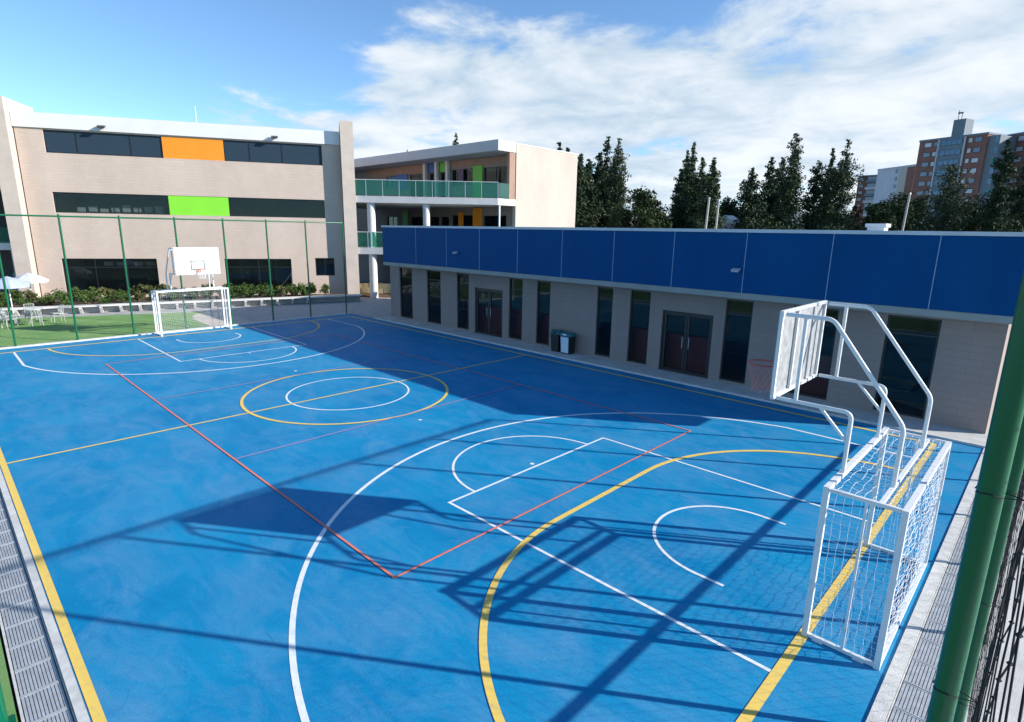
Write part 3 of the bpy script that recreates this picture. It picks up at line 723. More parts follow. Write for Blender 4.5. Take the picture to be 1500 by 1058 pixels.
for k, (a, b) in enumerate(wins): window(blue, frb, a, b, 0.10, 2.84, (), (2.36,), 'glass_dark', -0.07, 0.055)
for a, b in doors:
    mb = MB(); mb.box(a+.003, a+.06, -0.14, -0.06, .031, 2.237, frb); mb.box(b-.06, b-.003, -0.14, -0.06, .031, 2.237, frb); mb.box(a+.06, b-.06, -0.14, -0.06, 2.18, 2.237, frb)
    dr = mb.build('door_frame', 'frame', blue)
    mid = (a+b)/2
    for s0, s1 in ((a+.063, mid-.004), (mid+.004, b-.063)):
        w = window(blue, frb, s0, s1, 0.045, 2.176, (), (), 'glass_dark', -0.075, 0.085, name='door')
        hx = s1-0.12 if s0 < mid-.1 and s1 < mid else s0+0.12
        MB().tube([frb(hx, -0.03, 0.95), frb(hx, -0.03, 1.35)], 0.012, 6).build('handle', 'lamp_body', w)
def flood(parent, p, n, m='lamp_body', s=1.0):
    p = Vector(p); n = Vector(n); u = Vector((-n.y, n.x, 0))
    fr = frame_fn(p, u, n)
    mb = MB(); mb.box(-0.04*s, 0.04*s, 0, 0.10*s, -0.03*s, 0.03*s, fr)
    a = [fr(-0.16*s, 0.08*s, 0.10*s), fr(0.16*s, 0.08*s, 0.10*s), fr(0.16*s, 0.30*s, 0.03*s), fr(-0.16*s, 0.30*s, 0.03*s), fr(-0.14*s, 0.10*s, 0.01*s), fr(0.14*s, 0.10*s, 0.01*s), fr(0.14*s, 0.27*s, -0.05*s), fr(-0.14*s, 0.27*s, -0.05*s)]
    mb.add(a, [(0, 1, 2, 3), (7, 6, 5, 4), (0, 4, 5, 1), (1, 5, 6, 2), (2, 6, 7, 3), (3, 7, 4, 0)])
    return mb.build('wall_lamp', m, parent)
flood(blue, (-5.32, 8.928, 3.87), (0, -1, 0), s=0.75); flood(blue, (7.93, 8.928, 3.84), (0, -1, 0), s=0.75)
mb = MB(); mb.box(9.88, 10.4, 15.0, 15.6, 5.031, 5.26); mb.box(9.82, 10.46, 14.94, 15.66, 5.26, 5.38); mb.build('roof_vent', 'white_metal', blue)

# bins
def bin_(loc, label, face, lid, w, h):
    t = thing('litter_bin', label, 'bin', loc)
    x, y, z = loc
    b = MB(); k = 0.04
    b.add([(x-w/2+k, y-.2+k, z), (x+w/2-k, y-.2+k, z), (x+w/2-k, y+.2-k, z), (x-w/2+k, y+.2-k, z), (x-w/2, y-.2, z+h), (x+w/2, y-.2, z+h), (x+w/2, y+.2, z+h), (x-w/2, y+.2, z+h)],
          [(3, 2, 1, 0), (4, 5, 6, 7), (0, 1, 5, 4), (1, 2, 6, 5), (2, 3, 7, 6), (3, 0, 4, 7)])
    b.build('body', 'bin_black', t)
    if face:
        f_ = MB(); f_.add([(x-w/2+.07, y-.2+k-.006, z+.05), (x+w/2-.07, y-.2+k-.006, z+.05), (x+w/2-.05, y-.206, z+h-.02), (x-w/2+.05, y-.206, z+h-.02),
                           (x-w/2+.07, y-.2+k-.03, z+.05), (x+w/2-.07, y-.2+k-.03, z+.05), (x+w/2-.05, y-.226, z+h-.02), (x-w/2+.05, y-.226, z+h-.02)],
                          [(4, 5, 6, 7), (0, 4, 7, 3), (1, 2, 6, 5), (3, 7, 6, 2), (0, 1, 5, 4)])
        f_.build('front_panel', face, t)
    l = MB(); l.tube([(x-w/2-.02, y, z+h+.035), (x+w/2+.02, y, z+h+.035)], 0.17, 16); 
    l.v = [(a, y+(b_-y)*1.28, z+h+max(0.002, (c-z-h)*0.8)) for a, b_, c in l.v]
    lo = l.build('lid', lid, t, True)
    MB().box(x-.10, x+.10, y-.235, y-.19, z+h+.05, z+h+.11).build('lid_flap', 'bin_white' if face else 'bin_black', lo)
    return t
bin_((0.42, 9.48, 0.031), 'black litter bin with a rounded teal lid, left one beside the wall', None, 'bin_lid', 0.44, 0.74)
bin_((0.99, 9.45, 0.031), 'litter bin with a pale front panel and dark lid, right one of the pair', 'bin_white', 'bin_lid', 0.50, 0.72)

# ------------------------------------------------------------------ left classroom building
azL = 1.0709; dL = -25.2
nL = Vector((math.cos(azL-PI/2), math.sin(azL-PI/2), 0)); tL = Vector((math.cos(azL), math.sin(azL), 0))
frL = frame_fn(nL*dL, tL, nL)
left = thing('classroom_building', 'beige three storey building on the left with orange and lime green panels between its windows', 'building', tuple(nL*(dL-5)+tL*(-8)))
H3, H2, H1 = (9.04, 10.34), (5.55, 6.77), (0.45, 2.76)
holesL = [(-16.47, -0.65, *H3), (-16.47, -0.66, *H2), (-16.55, -11.3, *H1), (-7.3, -3.08, *H1), (-1.5, -0.22, 1.59, 2.82)]
mb = MB(); wall_holes(mb, frL, -17.86, 0.55, 0.0, 10.42, holesL, 0.25); mb.build('wall', 'cream_wall', left)
mb = MB(); mb.box(-17.86, -17.6, -14, -0.26, 0, 10.42, frL); mb.box(0.3, 0.55, -14, -0.26, 0, 10.42, frL); mb.box(-17.6, 0.3, -14.2, -14.003, 0, 10.42, frL)
mb.build('rear_wall', 'cream_wall', left)
mb = MB()
for z in (3.3, 6.9): mb.box(-17.55, 0.28, -13.9, -0.27, z, z+0.3, frL)
mb.box(-17.55, 0.28, -13.9, -0.27, 10.36, 10.41, frL); mb.build('floor_slab', 'slab', left)
MB().box(-17.5, 0.25, -6.3, -6.2, 0.02, 10.35, frL).build('inner_wall', 'dark_interior', left)
for s in np.arange(-15.6, -11, 0.62):
    mb = MB(); mb.box(s, s+0.42, -1.3, -0.9, 5.62+random.uniform(0, .1), 5.86+random.uniform(0, .25), frL); mb.build('stored_box', 'cream_plain', left)
for s in (-14.6, -13.9, -12.9, -12.2): MB().box(s, s+0.5, -1.6, -1.0, 2.25, 2.5, frL).build('ceiling_lamp', 'cream_plain', left)
for z0, z1, w in ((9.045, 10.335, None), (5.555, 6.765, None)):
    h3 = z0 > 9
    g = 'glass_blue' if h3 else 'glass_dark'
    ax = [(-16.47, -10.23, (-14.85, -12.0)), (-6.72, -0.66, (-5.2, -3.2))]
    for a, b, v in ax: window(left, frL, a, b, z0, z1, v, (), g, -0.08, 0.06)
    MB().box(-10.225, -6.725, -0.14, -0.03, z0, z1, frL).build('colour_panel', 'orange' if h3 else 'lime', left, label='orange panel between the top floor windows' if h3 else 'lime green panel between the middle floor windows')
window(left, frL, -16.55, -11.3, *H1, (-14.8, -13.05), (2.2,), 'glass_dark', -0.08, 0.06)
window(left, frL, -7.3, -3.08, *H1, (-5.2,), (2.2,), 'glass_dark', -0.08, 0.06)
window(left, frL, -1.5, -0.22, 1.59, 2.82, (-0.86,), (), 'glass_dark', -0.08, 0.06)
MB().box(-17.9, 0.54, -15, 0.10, 10.424, 11.27, frL).build('roof_band', 'roof_white', left)
for s0, s1, hh in ((-18.75, -17.93, 11.95), (0.58, 1.42, 11.9)):
    MB().box(s0, s1, -3.0, 0.62, 0, hh, frL).build('fin', 'fin_wall', left)
for s in (-13.3, -3.55): flood(left, frL(s, 0.102, 10.62), nL, 'dark_metal', 1.3)
MB().tube([frL(-8.5, -2, 11.27), frL(-8.5, -2, 12.6)], 0.02, 6).build('antenna', 'white_metal', left)

# neighbouring wing further left
wing = thing('classroom_wing', 'shaded wing with dark open galleries at the left edge, past the concrete fin', 'building', tuple(nL*(dL-6)+tL*(-24)))
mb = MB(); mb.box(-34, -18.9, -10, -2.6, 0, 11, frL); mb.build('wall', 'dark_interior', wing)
for z in (3.25, 6.85): MB().box(-34, -18.78, -2.59, -0.3, z, z+0.42, frL).build('slab', 'slab', wing)
MB().box(-34, -18.78, -10, 0.0, 11.003, 11.7, frL).build('roof_band', 'roof_white', wing)
for z, m in ((0.3, 'orange'), (0.3, 'teal'), (4.2, 'glass_green')):
    a = {'orange': (-19.9, -19.1, 1.9, 2.9), 'teal': (-20.3, -19.3, 0.4, 1.7), 'glass_green': (-34, -18.8, 3.68, 4.6)}[m]
    dd = -2.5 if m != 'glass_green' else -0.4
    MB().box(a[0], a[1], dd-0.04, dd, a[2], a[3], frL).build('panel', m, wing)
MB().box(-19.3, -18.98, -0.9, -0.5, 0, 3.24, frL).build('column', 'fin_wall', wing)

# ------------------------------------------------------------------ middle building with end wall
midb = thing('classroom_block', 'three storey block with blank cream end wall and grey fascia behind the blue building', 'building', (-24, 25.5, 0))
MB().box(-14.5, -14.2, 22.03, 29.05, 0, 10.88).build('end_wall', 'cream_plain', midb)
MB().box(-14.53, -14.17, 22.0, 29.09, 10.885, 10.96).build('end_wall_coping', 'roof_white', midb)
frM = frame_fn((0, 22.41, 0), (1, 0, 0), (0, -1, 0))
zo = 3.55
holes = []
for k in (1, 2, 0):
    zb = (0.05, 3.6, 7.15)[k]
    for a, b, c, d in ((-31.15, -29.6, 1.3, 2.4), (-27.5, -25.1, 0.1, 2.4), (-21.77, -19.16, 1.2, 2.47), (-18.0, -15.5, 1.2, 2.42), (-24.66, -23.5, 0.03, 2.35), (-23.2, -22.2, 0.03, 2.35)):
        holes.append((a, b, zb+c, zb+d))
mb = MB(); wall_holes(mb, frM, -44, -14.52, 0, 10.30, holes, 0.22); mb.build('front_wall', 'gallery_wall', midb)
for (a, b, c, d) in holes: window(midb, frM, a, b, c, d, ((a+b)/2,) if b-a > 1.5 else (), (), 'glass_dark', -0.07, 0.06)
mb = MB(); mb.box(-43.9, -14.6, 28.8, 29.0, 0, 10.3); mb.box(-44, -43.8, 22.65, 28.7, 0, 10.3); mb.build('rear_wall', 'fin_wall', midb)
MB().box(-43.7, -14.6, 25.0, 25.1, 0, 10.2).build('inner_wall', 'dark_interior', midb)
MB().box(-44, -14.2, 20.21, 22.0, 10.31, 11.02).build('roof_fascia', 'grey_soffit', midb)
MB().box(-44, -14.55, 22.003, 29.04, 10.305, 10.87).build('roof', 'grey_soffit', midb)
MB().box(-34, -25.0, -0.0+22.33, 22.405, 9.62, 10.28).build('upper_panel', 'brown_wall', midb)
MB().box(-21.9, -14.9, 22.34, 22.405, 9.80, 10.28).build('upper_panel', 'brown_wall', midb)
for a, b, c, d, m in ((-29.58, -27.7, 8.3, 9.62, 'royal'), (-24.68, -23.5, 9.52, 10.28, 'royal'), (-23.2, -22.2, 9.52, 10.28, 'green_panel'), (-19.14, -18.06, 7.16, 9.75, 'green_panel'),
                      (-19.13, -18.1, 4.4, 6.6, 'orange'), (-28.57, -27.86, 4.2, 6.5, 'green_panel'), (-20.9, -20.3, 5.2, 6.3, 'orange'), (-20.75, -20.25, 8.7, 9.6, 'purple')):
    MB().box(a, b, 22.30, 22.37 if m != 'purple' else 22.36, c, d).build('colour_panel', m, midb)
for x in (-25.0, -23.45, -22.05):
    MB().box(x-0.14, x+0.14, 22.05, 22.33, 7.15, 10.30).build('pier', 'slab', midb)
MB().box(-14.5, -14.25, 21.4, 21.98, 7.13, 10.3).build('end_pier', 'brown_wall', midb)
MB().tube([(-30, 24, 10.87), (-30, 24, 12.0)], 0.05, 6).build('roof_pipe', 'dark_metal', midb)

# open gallery that joins the two classroom buildings
gal = thing('gallery_walkway', 'open concrete gallery with green glass balustrades joining the two classroom buildings', 'walkway', (-19, 17, 0))
A = Vector((-21.35, 12.80, 0)); B = Vector((-14.2, 20.24, 0)); eu = (B-A).normalized(); en = Vector((eu.y, -eu.x, 0))
frG = frame_fn(A, eu, en); LG = (B-A).length
for z in (7.12, 3.58):
    MB().prism([(A.x, A.y), (B.x, B.y), (-14.2, 22.0), (-34, 22.0), (-27, 14.5)], z-0.45, z).build('slab', 'slab', gal)
    npan = 9
    for k in range(npan):
        s0 = LG*k/npan+0.03; s1 = LG*(k+1)/npan-0.03
        MB().box(s0, s1, -0.10, -0.085, z+0.06, z+1.05, frG).build('glass_panel', 'glass_green', gal)
    for k in range(npan+1):
        s = LG*k/npan; MB().box(s-0.02, s+0.02, -0.13, -0.09 if 0 < k < npan else -0.088, z, z+1.06, frG).build('baluster', 'coping', gal)
    MB().tube([frG(0, -0.1, z+1.08), frG(LG, -0.1, z+1.08)], 0.025, 6).build('handrail', 'coping', gal)
    MB().box(-14.27, -14.255, 20.4, 21.95, z+0.06, z+1.05).build('glass_panel', 'glass_green', gal)
for s, r in ((0.135*LG, 0.28), (0.51*LG, 0.24)):
    x, y, _ = frG(s, -0.36, 0)
    MB().tube([(x, y, 0), (x, y, 3.12)], r, 20).build('column', 'slab', gal, True); MB().tube([(x, y, 3.585), (x, y, 6.665)], r, 20).build('column', 'slab', gal, True)
MB().tube([(-14.32, 20.5, 0), (-14.32, 20.5, 3.12)], 0.08, 10).build('column', 'white_metal', gal, True); MB().tube([(-14.32, 20.5, 3.585), (-14.32, 20.5, 6.665)], 0.07, 10).build('column', 'white_metal', gal, True)

# tan rubble planter wall at the far right corner
st = thing('stone_planter', 'low tan rough stone block wall on brown soil at the corner of the blue building', 'planter', (-20.8, 14.2, 0))
frS = frame_fn((-22.3, 13.3, 0), (0.76, 0.65, 0), (0.65, -0.76, 0))
rs = random.Random(5); x = 0.0; k = 0
while x < 3.6:
    w = rs.uniform(0.42, 0.75)
    for z0, z1 in ((0.28, 0.6), (0.605, 0.98)):
        a = MB(); j = lambda: rs.uniform(-0.03, 0.03)
        a.box(x+0.01, x+w-0.01, -0.45, 0.0+j(), z0+j()*.3, z1+j()*.8, frS); a.build('stone', 'stone', st)
    x += w
mb = MB(); mb.add([frS(-0.1, 0.25, -0.01), frS(4.2, 0.25, -0.01), frS(4.2, -0.02, 0.29), frS(-0.1, -0.02, 0.29), frS(-0.1, -1.4, 0.3), frS(4.2, -1.4, 0.3)], [(0, 1, 2, 3), (3, 2, 5, 4)])
mb.build('soil_bank', 'soil', st)

# ------------------------------------------------------------------ bench and planting bed
BA = Vector((-25.4, -8.6, 0)); BB = Vector((-19.25, 12.2, 0)); bu = (BB-BA).normalized(); bn = Vector((bu.y, -bu.x, 0)); BL = (BB-BA).length
frB = frame_fn(BA, bu, bn)
bench = thing('long_bench', 'long white slab bench on triangular brackets along the planting bed at the far end', 'bench', tuple((BA+BB)/2))
MB().box(0, BL, -0.5, 0.02, 0.385, 0.47, frB).build('seat', 'slab', bench)
for k in range(23):
    s = 0.45+k*0.93
    if s > BL-3: break
    mb = MB(); mb.add([frB(s+i, d, z) for i in (-0.07, 0.07) for d, z in ((-0.46, 0.382), (-0.02, 0.382), (-0.02, 0.30), (-0.28, 0.0), (-0.46, 0.0))],
                      [(4, 3, 2, 1, 0), (5, 6, 7, 8, 9)] + [(i, (i+1) % 5, 5+(i+1) % 5, 5+i) for i in range(5)])
    mb.build('bracket', 'slab', bench)
MB().box(0, BL, -0.62, -0.505, 0, 0.455, frB).build('retaining_wall', 'pave', bench)
bed = struct(MB().prism([frB(0, -0.63, 0)[:2], frB(BL, -0.63, 0)[:2], frL(0.5, 0.7, 0)[:2], frL(-18, 0.7, 0)[:2]][::-1], -0.02, 0.36).build('planting_bed', 'soil'))

def leaf_cloud(centers, radii, n, size, seed, flat=0.0):
    rng = np.random.default_rng(seed)
    centers = np.asarray(centers, float); radii = np.asarray(radii, float)
    w = radii**2; idx = rng.choice(len(centers), n, p=w/w.sum())
    v = rng.normal(size=(n, 3)); v /= np.linalg.norm(v, axis=1)[:, None]
    rad = rng.random(n)**0.45
    P = centers[idx] + v*rad[:, None]*radii[idx][:, None]*np.array([1, 1, 1-flat])
    a = rng.normal(size=(n, 3)); a /= np.linalg.norm(a, axis=1)[:, None]
    b = np.cross(a, rng.normal(size=(n, 3))); b /= np.linalg.norm(b, axis=1)[:, None]
    s = size*rng.uniform(0.55, 1.25, n)[:, None]
    a = a*s; b = b*s*0.55
    V = np.stack([P-a, P+b*0.9-a*0.1, P+a, P-b*0.9+a*0.1], 1).reshape(-1, 3)
    F = np.arange(n*4).reshape(-1, 4)
    return V, F
def make_shrub(seed, m, h, w, label, group):
    t = thing('shrub', label, 'shrub', (0, 0, 0), group)
    rng = random.Random(seed)
    cs = []; rs_ = []
    stems = MB()
    for k in range(9):
        a = rng.uniform(0, 2*PI); d = rng.uniform(0, w*0.5); z = rng.uniform(0.35, 0.9)*h
        c = (d*math.cos(a), d*math.sin(a), z); cs.append(c); rs_.append(rng.uniform(0.16, 0.28)*w)
        stems.tube([(0.03*math.cos(a), 0.03*math.sin(a), 0), (c[0]*0.5, c[1]*0.5, z*0.6), c], 0.012, 4, False)
    V, F = leaf_cloud(cs, rs_, 420, 0.075, seed)
    np_obj('foliage', V, F, m, t); stems.build('stem', 'bark', t)
    return t
G1 = 'shrubs in the planting bed behind the long bench'
L1 = 'low leafy shrub in the planting bed between the long white bench and the beige building'
protos = [make_shrub(11, 'leaf_a', 0.75, 0.8, L1, G1), make_shrub(12, 'leaf_b', 0.85, 0.8, L1, G1), make_shrub(13, 'leaf_a', 0.6, 0.9, L1, G1)]
SH = [('low leafy shrub behind the white bench, left of the far goal', 'shrubs left of the far goal'), ('low leafy shrub behind the white bench, seen over or beside the far goal', 'shrubs behind the far goal'), ('low leafy shrub behind the bench, between the far goal and the concrete fin', 'shrubs right of the far goal')]
k = 0
rs = random.Random(21)
for row, (d, lo, hi) in enumerate(((-1.2, 0.8, 1.2), (-2.3, 0.95, 1.4))):
    s = 0.5+row*0.4
    while s < BL-1.2:
        p = frB(s, d+rs.uniform(-0.3, 0.3), 0.34)
        # stay in front of the wall
        dd = Vector(p).dot(nL)
        if dd > dL+0.9:
            o = protos[k] if k < 3 and row == 0 else None
            if o is None: o = dup(protos[rs.randrange(3)], p, rs.uniform(0, 6), rs.uniform(lo, hi))
            else: o.location = p
            o['label'], o['group'] = SH[0 if s < 7.6 else 1 if s < 11.6 else 2]
            k += 1
        s += rs.uniform(0.75, 1.05)
def spiky(loc, label, n=26, h=0.9):
    t = thing('spiky_plant', label, 'plant', loc)
    rng = random.Random(hash(label) % 999 if False else len(label)); 
    mb = MB(); base = Vector(loc)
    for k in range(n):
        a = rng.uniform(0, 2*PI); e = rng.uniform(0.5, 1.45); l = h*rng.uniform(0.7, 1.1)
        d = Vector((math.cos(a)*math.cos(e), math.sin(a)*math.cos(e), math.sin(e))); s = Vector((-math.sin(a), math.cos(a), 0))*0.035
        q = base+d*l*0.5; e_ = base+d*l+Vector((0, 0, -0.12*l*math.cos(e)))
        mb.add([base-s*.6, base+s*.6, q+s, q-s, e_], [(0, 1, 2, 3), (3, 2, 4)])
    mb.build('leaves', 'leaf_a', t)
    return t
spiky(frB(18.1, -1.0, 0.35), 'spiky rosette plant in the bed below the small square window')
spiky(frB(16.9, -1.5, 0.35), 'dark spiky plant in the bed right of the wide ground floor window', 30, 1.0)
pole = thing('garden_pole', 'thin dark pole with a slanting stay in the bed below the small window', 'pole', frB(17.6, -2.6, 0.35))
x, y, z = frB(17.6, -2.6, 0.35); x2, y2, _ = frB(16.5, -2.6, 0.35)
MB().tube([(x, y, z), (x, y, z+1.6)], 0.03, 6).build('shaft', 'dark_metal', pole); MB().tube([(x2, y2, z+0.1), (x, y, z+1.5)], 0.015, 6).build('stay', 'dark_metal', pole)

# ------------------------------------------------------------------ terrace furniture, far left
def parasol(loc, label, m, r, h):
    t = thing('parasol', label, 'parasol', loc); x, y, z = loc
    MB().tube([(x, y, z), (x, y, z+h-0.05)], 0.025, 8).build('pole', 'white_metal', t)
    mb = MB(); n = 8
    rim_ = [(x+r*math.cos(2*PI*k/n), y+r*math.sin(2*PI*k/n), z+h-0.42) for k in range(n)]
    midr = [(x+r*.5*math.cos(2*PI*k/n), y+r*.5*math.sin(2*PI*k/n), z+h-0.16) for k in range(n)]
    low = [(x+r*math.cos(2*PI*k/n), y+r*math.sin(2*PI*k/n), z+h-0.56) for k in range(n)]
    mb.add([(x, y, z+h)]+midr+rim_+low, [(0, 1+k, 1+(k+1) % n) for k in range(n)] + [(1+k, 1+n+k, 1+n+(k+1) % n, 1+(k+1) % n) for k in range(n)] + [(1+n+k, 1+2*n+k, 1+2*n+(k+1) % n, 1+n+(k+1) % n) for k in range(n)])
    mb.build('canopy', m, t)
    MB().tube([(x, y, z), (x, y, z+0.06)], 0.22, 12).build('base', 'dark_metal', t)
parasol((-22.2, -5.75, 0.007), 'pale blue parasol over the cafe tables at the far left', 'umbrella', 0.82, 2.32)
parasol((-27.6, -4.4, 0.36), 'white parasol half hidden right of the pale blue parasol', 'umbrella_w', 0.9, 1.75)
def table(loc, label):
    t = thing('cafe_table', label, 'table', loc); x, y, z = loc
    MB().tube([(x, y, z+.70), (x, y, z+.73)], 0.42, 16).build('top', 'white_metal', t)
    for k in range(4):
        a = PI/4+k*PI/2; MB().tube([(x+.08*math.cos(a), y+.08*math.sin(a), z+.70), (x+.3*math.cos(a), y+.3*math.sin(a), z)], 0.016, 6).build('leg', 'chair', t)
table((-20.9, -6.55, 0.007), 'round white cafe table at the left edge of the picture')
table((-21.5, -5.0, 0.007), 'round white cafe table among chairs in front of the pale blue parasol')
chair = thing('cafe_chair', '', 'chair', (0, 0, 0), 'chairs round the cafe tables')
mb = MB(); mb.box(-.22, .22, -.22, .22, .43, .46); mb.build('seat', 'chair', chair)
mb = MB(); 
for s in (-.2, .2): mb.tube([(s, .2, .44), (s, .27, .86)], 0.014, 6)
for k in range(5): mb.tube([(-.16+k*.08, .21, .5), (-.16+k*.08, .262, .82)], 0.01, 4)
mb.tube([(-.21, .268, .85), (.21, .268, .85)], 0.016, 6); mb.build('backrest', 'chair', chair)
for sx_ in (-1, 1):
    for sy_ in (-1, 1): MB().tube([(sx_*.19, sy_*.19, .43), (sx_*.22, sy_*.23, 0)], 0.014, 6).build('leg', 'chair', chair)
chs = [((-20.3, -6.1), 2.0, 'pale chair at the left edge table, nearest the fence'), ((-21.5, -6.9), -0.6, 'pale chair behind the left edge table, cut by the picture edge'), ((-20.6, -5.1), -1.4, 'pale chair on the near side of the table in front of the parasol'),
       ((-21.3, -4.15), 0.2, 'pale chair right of the table in front of the parasol, end of the group'), ((-22.3, -5.1), 1.5, 'pale chair between the parasol pole and its table'), ((-21.6, -5.95), 3.3, 'pale chair between the two cafe tables')]
for k, (p, a, lb) in enumerate(chs):
    if k == 0: chair.location = (*p, 0.007); chair.rotation_euler = (0, 0, a); chair['label'] = lb
    else: dup(chair, (*p, 0.007), a, 1.0, lb)

# ------------------------------------------------------------------ trees
def conifer_mesh(seed, H, W, spire=0.25, n=2600, m='pine', gaps=0.3, trunk_show=True):
    """many drooping and rising limbs of leaf clumps round a tapering, lopsided outline"""
    rng = random.Random(seed); cs = []; rs_ = []
    limbs = MB(); z = 0.06*H; ph = rng.uniform(0, 6); lop = rng.uniform(0, 6)
    while z < H*0.99:
        f_ = z/H
        prof = min(1, 0.35+f_/0.22)*(1-f_)**0.46*(1+0.16*math.sin(ph+f_*17))
        if f_ > 1-spire: prof *= 0.30+0.70*(1-f_)/spire*0.9
        prof = max(prof, 0.035)
        nb = rng.choice((3, 4, 4, 5))
        for k in range(nb):
            if rng.random() < gaps*0.45: continue
            a = rng.uniform(0, 2*PI); R = W/2*prof*rng.uniform(0.5, 1.22)*(1+0.18*math.cos(a-lop))
            up = rng.uniform(0.15, 0.75)
            for q in (0.3, 0.62, 0.95):
                c = (R*q*math.cos(a)+rng.gauss(0, .05), R*q*math.sin(a)+rng.gauss(0, .05), z+R*q*up); cs.append(c); rs_.append((0.12+0.16*W*prof*(1.15-0.5*q))*rng.uniform(0.7, 1.25))
            limbs.tube([(0, 0, z), (R*math.cos(a), R*math.sin(a), z+R*up)], 0.035, 4, False, 0.012)
        z += H*0.019*rng.uniform(0.7, 1.3)
    cs.append((0, 0, H*0.98)); rs_.append(0.14)
    V, F = leaf_cloud(cs, rs_, n, 0.165, seed)
    return V, F, limbs
def round_mesh(seed, H, W, n=2600):
    rng = random.Random(seed); cs = []; rs_ = []; limbs = MB()
    for k in range(60):
        v = Vector((rng.gauss(0, 1), rng.gauss(0, 1), rng.gauss(0, 1))).normalized()*rng.uniform(0.45, 1.0)
        c = (v.x*W*0.42, v.y*W*0.42, H*0.58+v.z*H*0.36); cs.append(c); rs_.append(W*rng.uniform(0.09, 0.17))
        limbs.tube([(0, 0, H*0.25), (c[0]*.5, c[1]*.5, (H*.25+c[2])/2+.2), c], 0.07, 4, False, 0.02)
    V, F = leaf_cloud(cs, rs_, n, 0.18, seed)
    return V, F, limbs
def tree(kind, seed, loc, H, W, label, m, spire=0.25, n=2600, gaps=0.3):
    t = thing('tree' if kind == 'round' else 'conifer_tree', label, 'tree', (loc[0], loc[1], -0.12))
    V, F, limbs = (round_mesh(seed, H, W, n) if kind == 'round' else conifer_mesh(seed, H, W, spire, n, gaps=gaps))
    o = np_obj('crown', V, F, m); o.parent = t
    limbs.tube([(0, 0, 0), (0.05, 0.03, H*0.4), (0, 0, H*(0.5 if kind == 'round' else 0.97))], 0.16+H*0.008, 7, True, 0.03)
    b = limbs.build('trunk', 'bark'); b.parent = t
TR = [
 ('c', (-50.01, 46.88), 18.44, 4.5, 'tree whose dark tip shows above the grey roof fascia of the middle block', 'pine', .2, .3),
 ('c', (-27.02, 42.18), 14.64, 2.6, 'narrow conifer whose tip rises above the cream end wall', 'pine', .3, .2),
 ('c', (-27.59, 44.34), 14.22, 2.2, 'smaller conifer tip just above the right part of the cream end wall', 'pine', .3, .2),
 ('c', (-22.55, 40.25), 12.96, 3.0, 'conifer right against the right edge of the cream end wall', 'pine', .2, .3),
 ('c', (-23.12, 42.44), 12.61, 3.2, 'dark conifer second from the cream end wall, lower than its neighbours', 'pine', .2, .3),
 ('c', (-24.90, 46.80), 13.82, 3.4, 'dark conifer just left of the two thin spires', 'pine', .2, .3),
 ('c', (-25.78, 49.47), 15.90, 3.6, 'conifer with a thin bare spire, left one of the two spires', 'pine', .34, .45),
 ('c', (-22.40, 46.76), 15.04, 4.2, 'airy grey green conifer with a thin spire, right one of the two spires', 'euca', .34, .5),
 ('r', (-16.04, 41.11), 9.40, 4.6, 'dark round broadleaf tree right of the two thin spires', 'round', 0, 0),
 ('r', (-16.04, 43.74), 8.72, 3.6, 'low dark round tree at the left side of the sky gap', 'round', 0, 0),
 ('c', (-20.98, 58.80), 12.77, 3.2, 'conifer at the right side of the sky gap', 'pine', .2, .3),
 ('c', (-21.97, 61.61), 15.63, 2.8, 'thin grey green tree with an open top, left of a tall twin', 'euca', .3, .5),
 ('c', (-20.51, 60.29), 16.01, 2.8, 'tall thin grey green tree, right one of the twin tops', 'euca', .3, .45),
 ('c', (-17.43, 56.82), 13.68, 3.2, 'dark conifer left of the pair of pale poles', 'pine', .22, .3),
 ('c', (-14.54, 53.74), 13.17, 3.0, 'leafy conifer directly behind the pair of pale poles', 'euca', .22, .3),
 ('r', (-18.48, 67.54), 10.26, 3.6, 'small tree over the white hut right of the pale poles', 'round', 0, 0),
 ('c', (-13.07, 60.70), 12.69, 4.2, 'broad dark conifer, first of the group right of the white hut', 'pine', .18, .25),
 ('c', (-13.32, 66.75), 14.52, 3.2, 'pointed dark conifer left of the tallest tree', 'pine', .22, .25),
 ('c', (-13.04, 69.90), 14.65, 3.8, 'dark conifer touching the left side of the tallest tree', 'pine', .16, .25),
 ('c', (-10.03, 64.90), 16.66, 3.6, 'tallest tree of the row, with a thick blunt grey green top', 'euca', .06, .25),
 ('c', (-8.34, 68.45), 13.78, 4.0, 'rounded dark conifer just right of the tallest tree', 'pine', .12, .25),
 ('c', (-8.71, 74.52), 16.02, 2.8, 'slim conifer touching the left side of a broad pointed one', 'pine', .25, .3),
 ('c', (-5.64, 68.97), 16.14, 4.2, 'broad pointed green conifer at the right end of the conifer row', 'euca', .2, .22),
 ('c', (-7.71, 84.74), 9.32, 3.4, 'short reddish tree right of the conifer row', 'rust', .1, .3),
 ('r', (-1.81, 76.68), 10.90, 5.2, 'dark round tree in front of the lilac white apartment block', 'round', 0, 0),
 ('r', (-1.78, 70.52), 9.37, 4.0, 'low dark tree behind the roof vent', 'round', 0, 0),
 ('r', (-1.90, 91.29), 12.28, 5.0, 'dark bushy tree at the left foot of the brick apartment tower', 'round', 0, 0),
 ('c', (2.68, 84.90), 14.16, 6.4, 'big round topped green tree in front of the brick apartment tower', 'euca', .04, .15),
 ('r', (5.44, 92.16), 10.72, 5.6, 'dark tree at the foot of the grey tower side', 'round', 0, 0),
 ('c', (8.05, 79.22), 15.87, 3.3, 'tall dark conifer at the right edge, in front of the second brick block', 'pine', .16, .22),
 ('c', (9.92, 86.70), 15.81, 5.2, 'dark conifer cut by the right edge of the picture', 'pine', .16, .22),
]
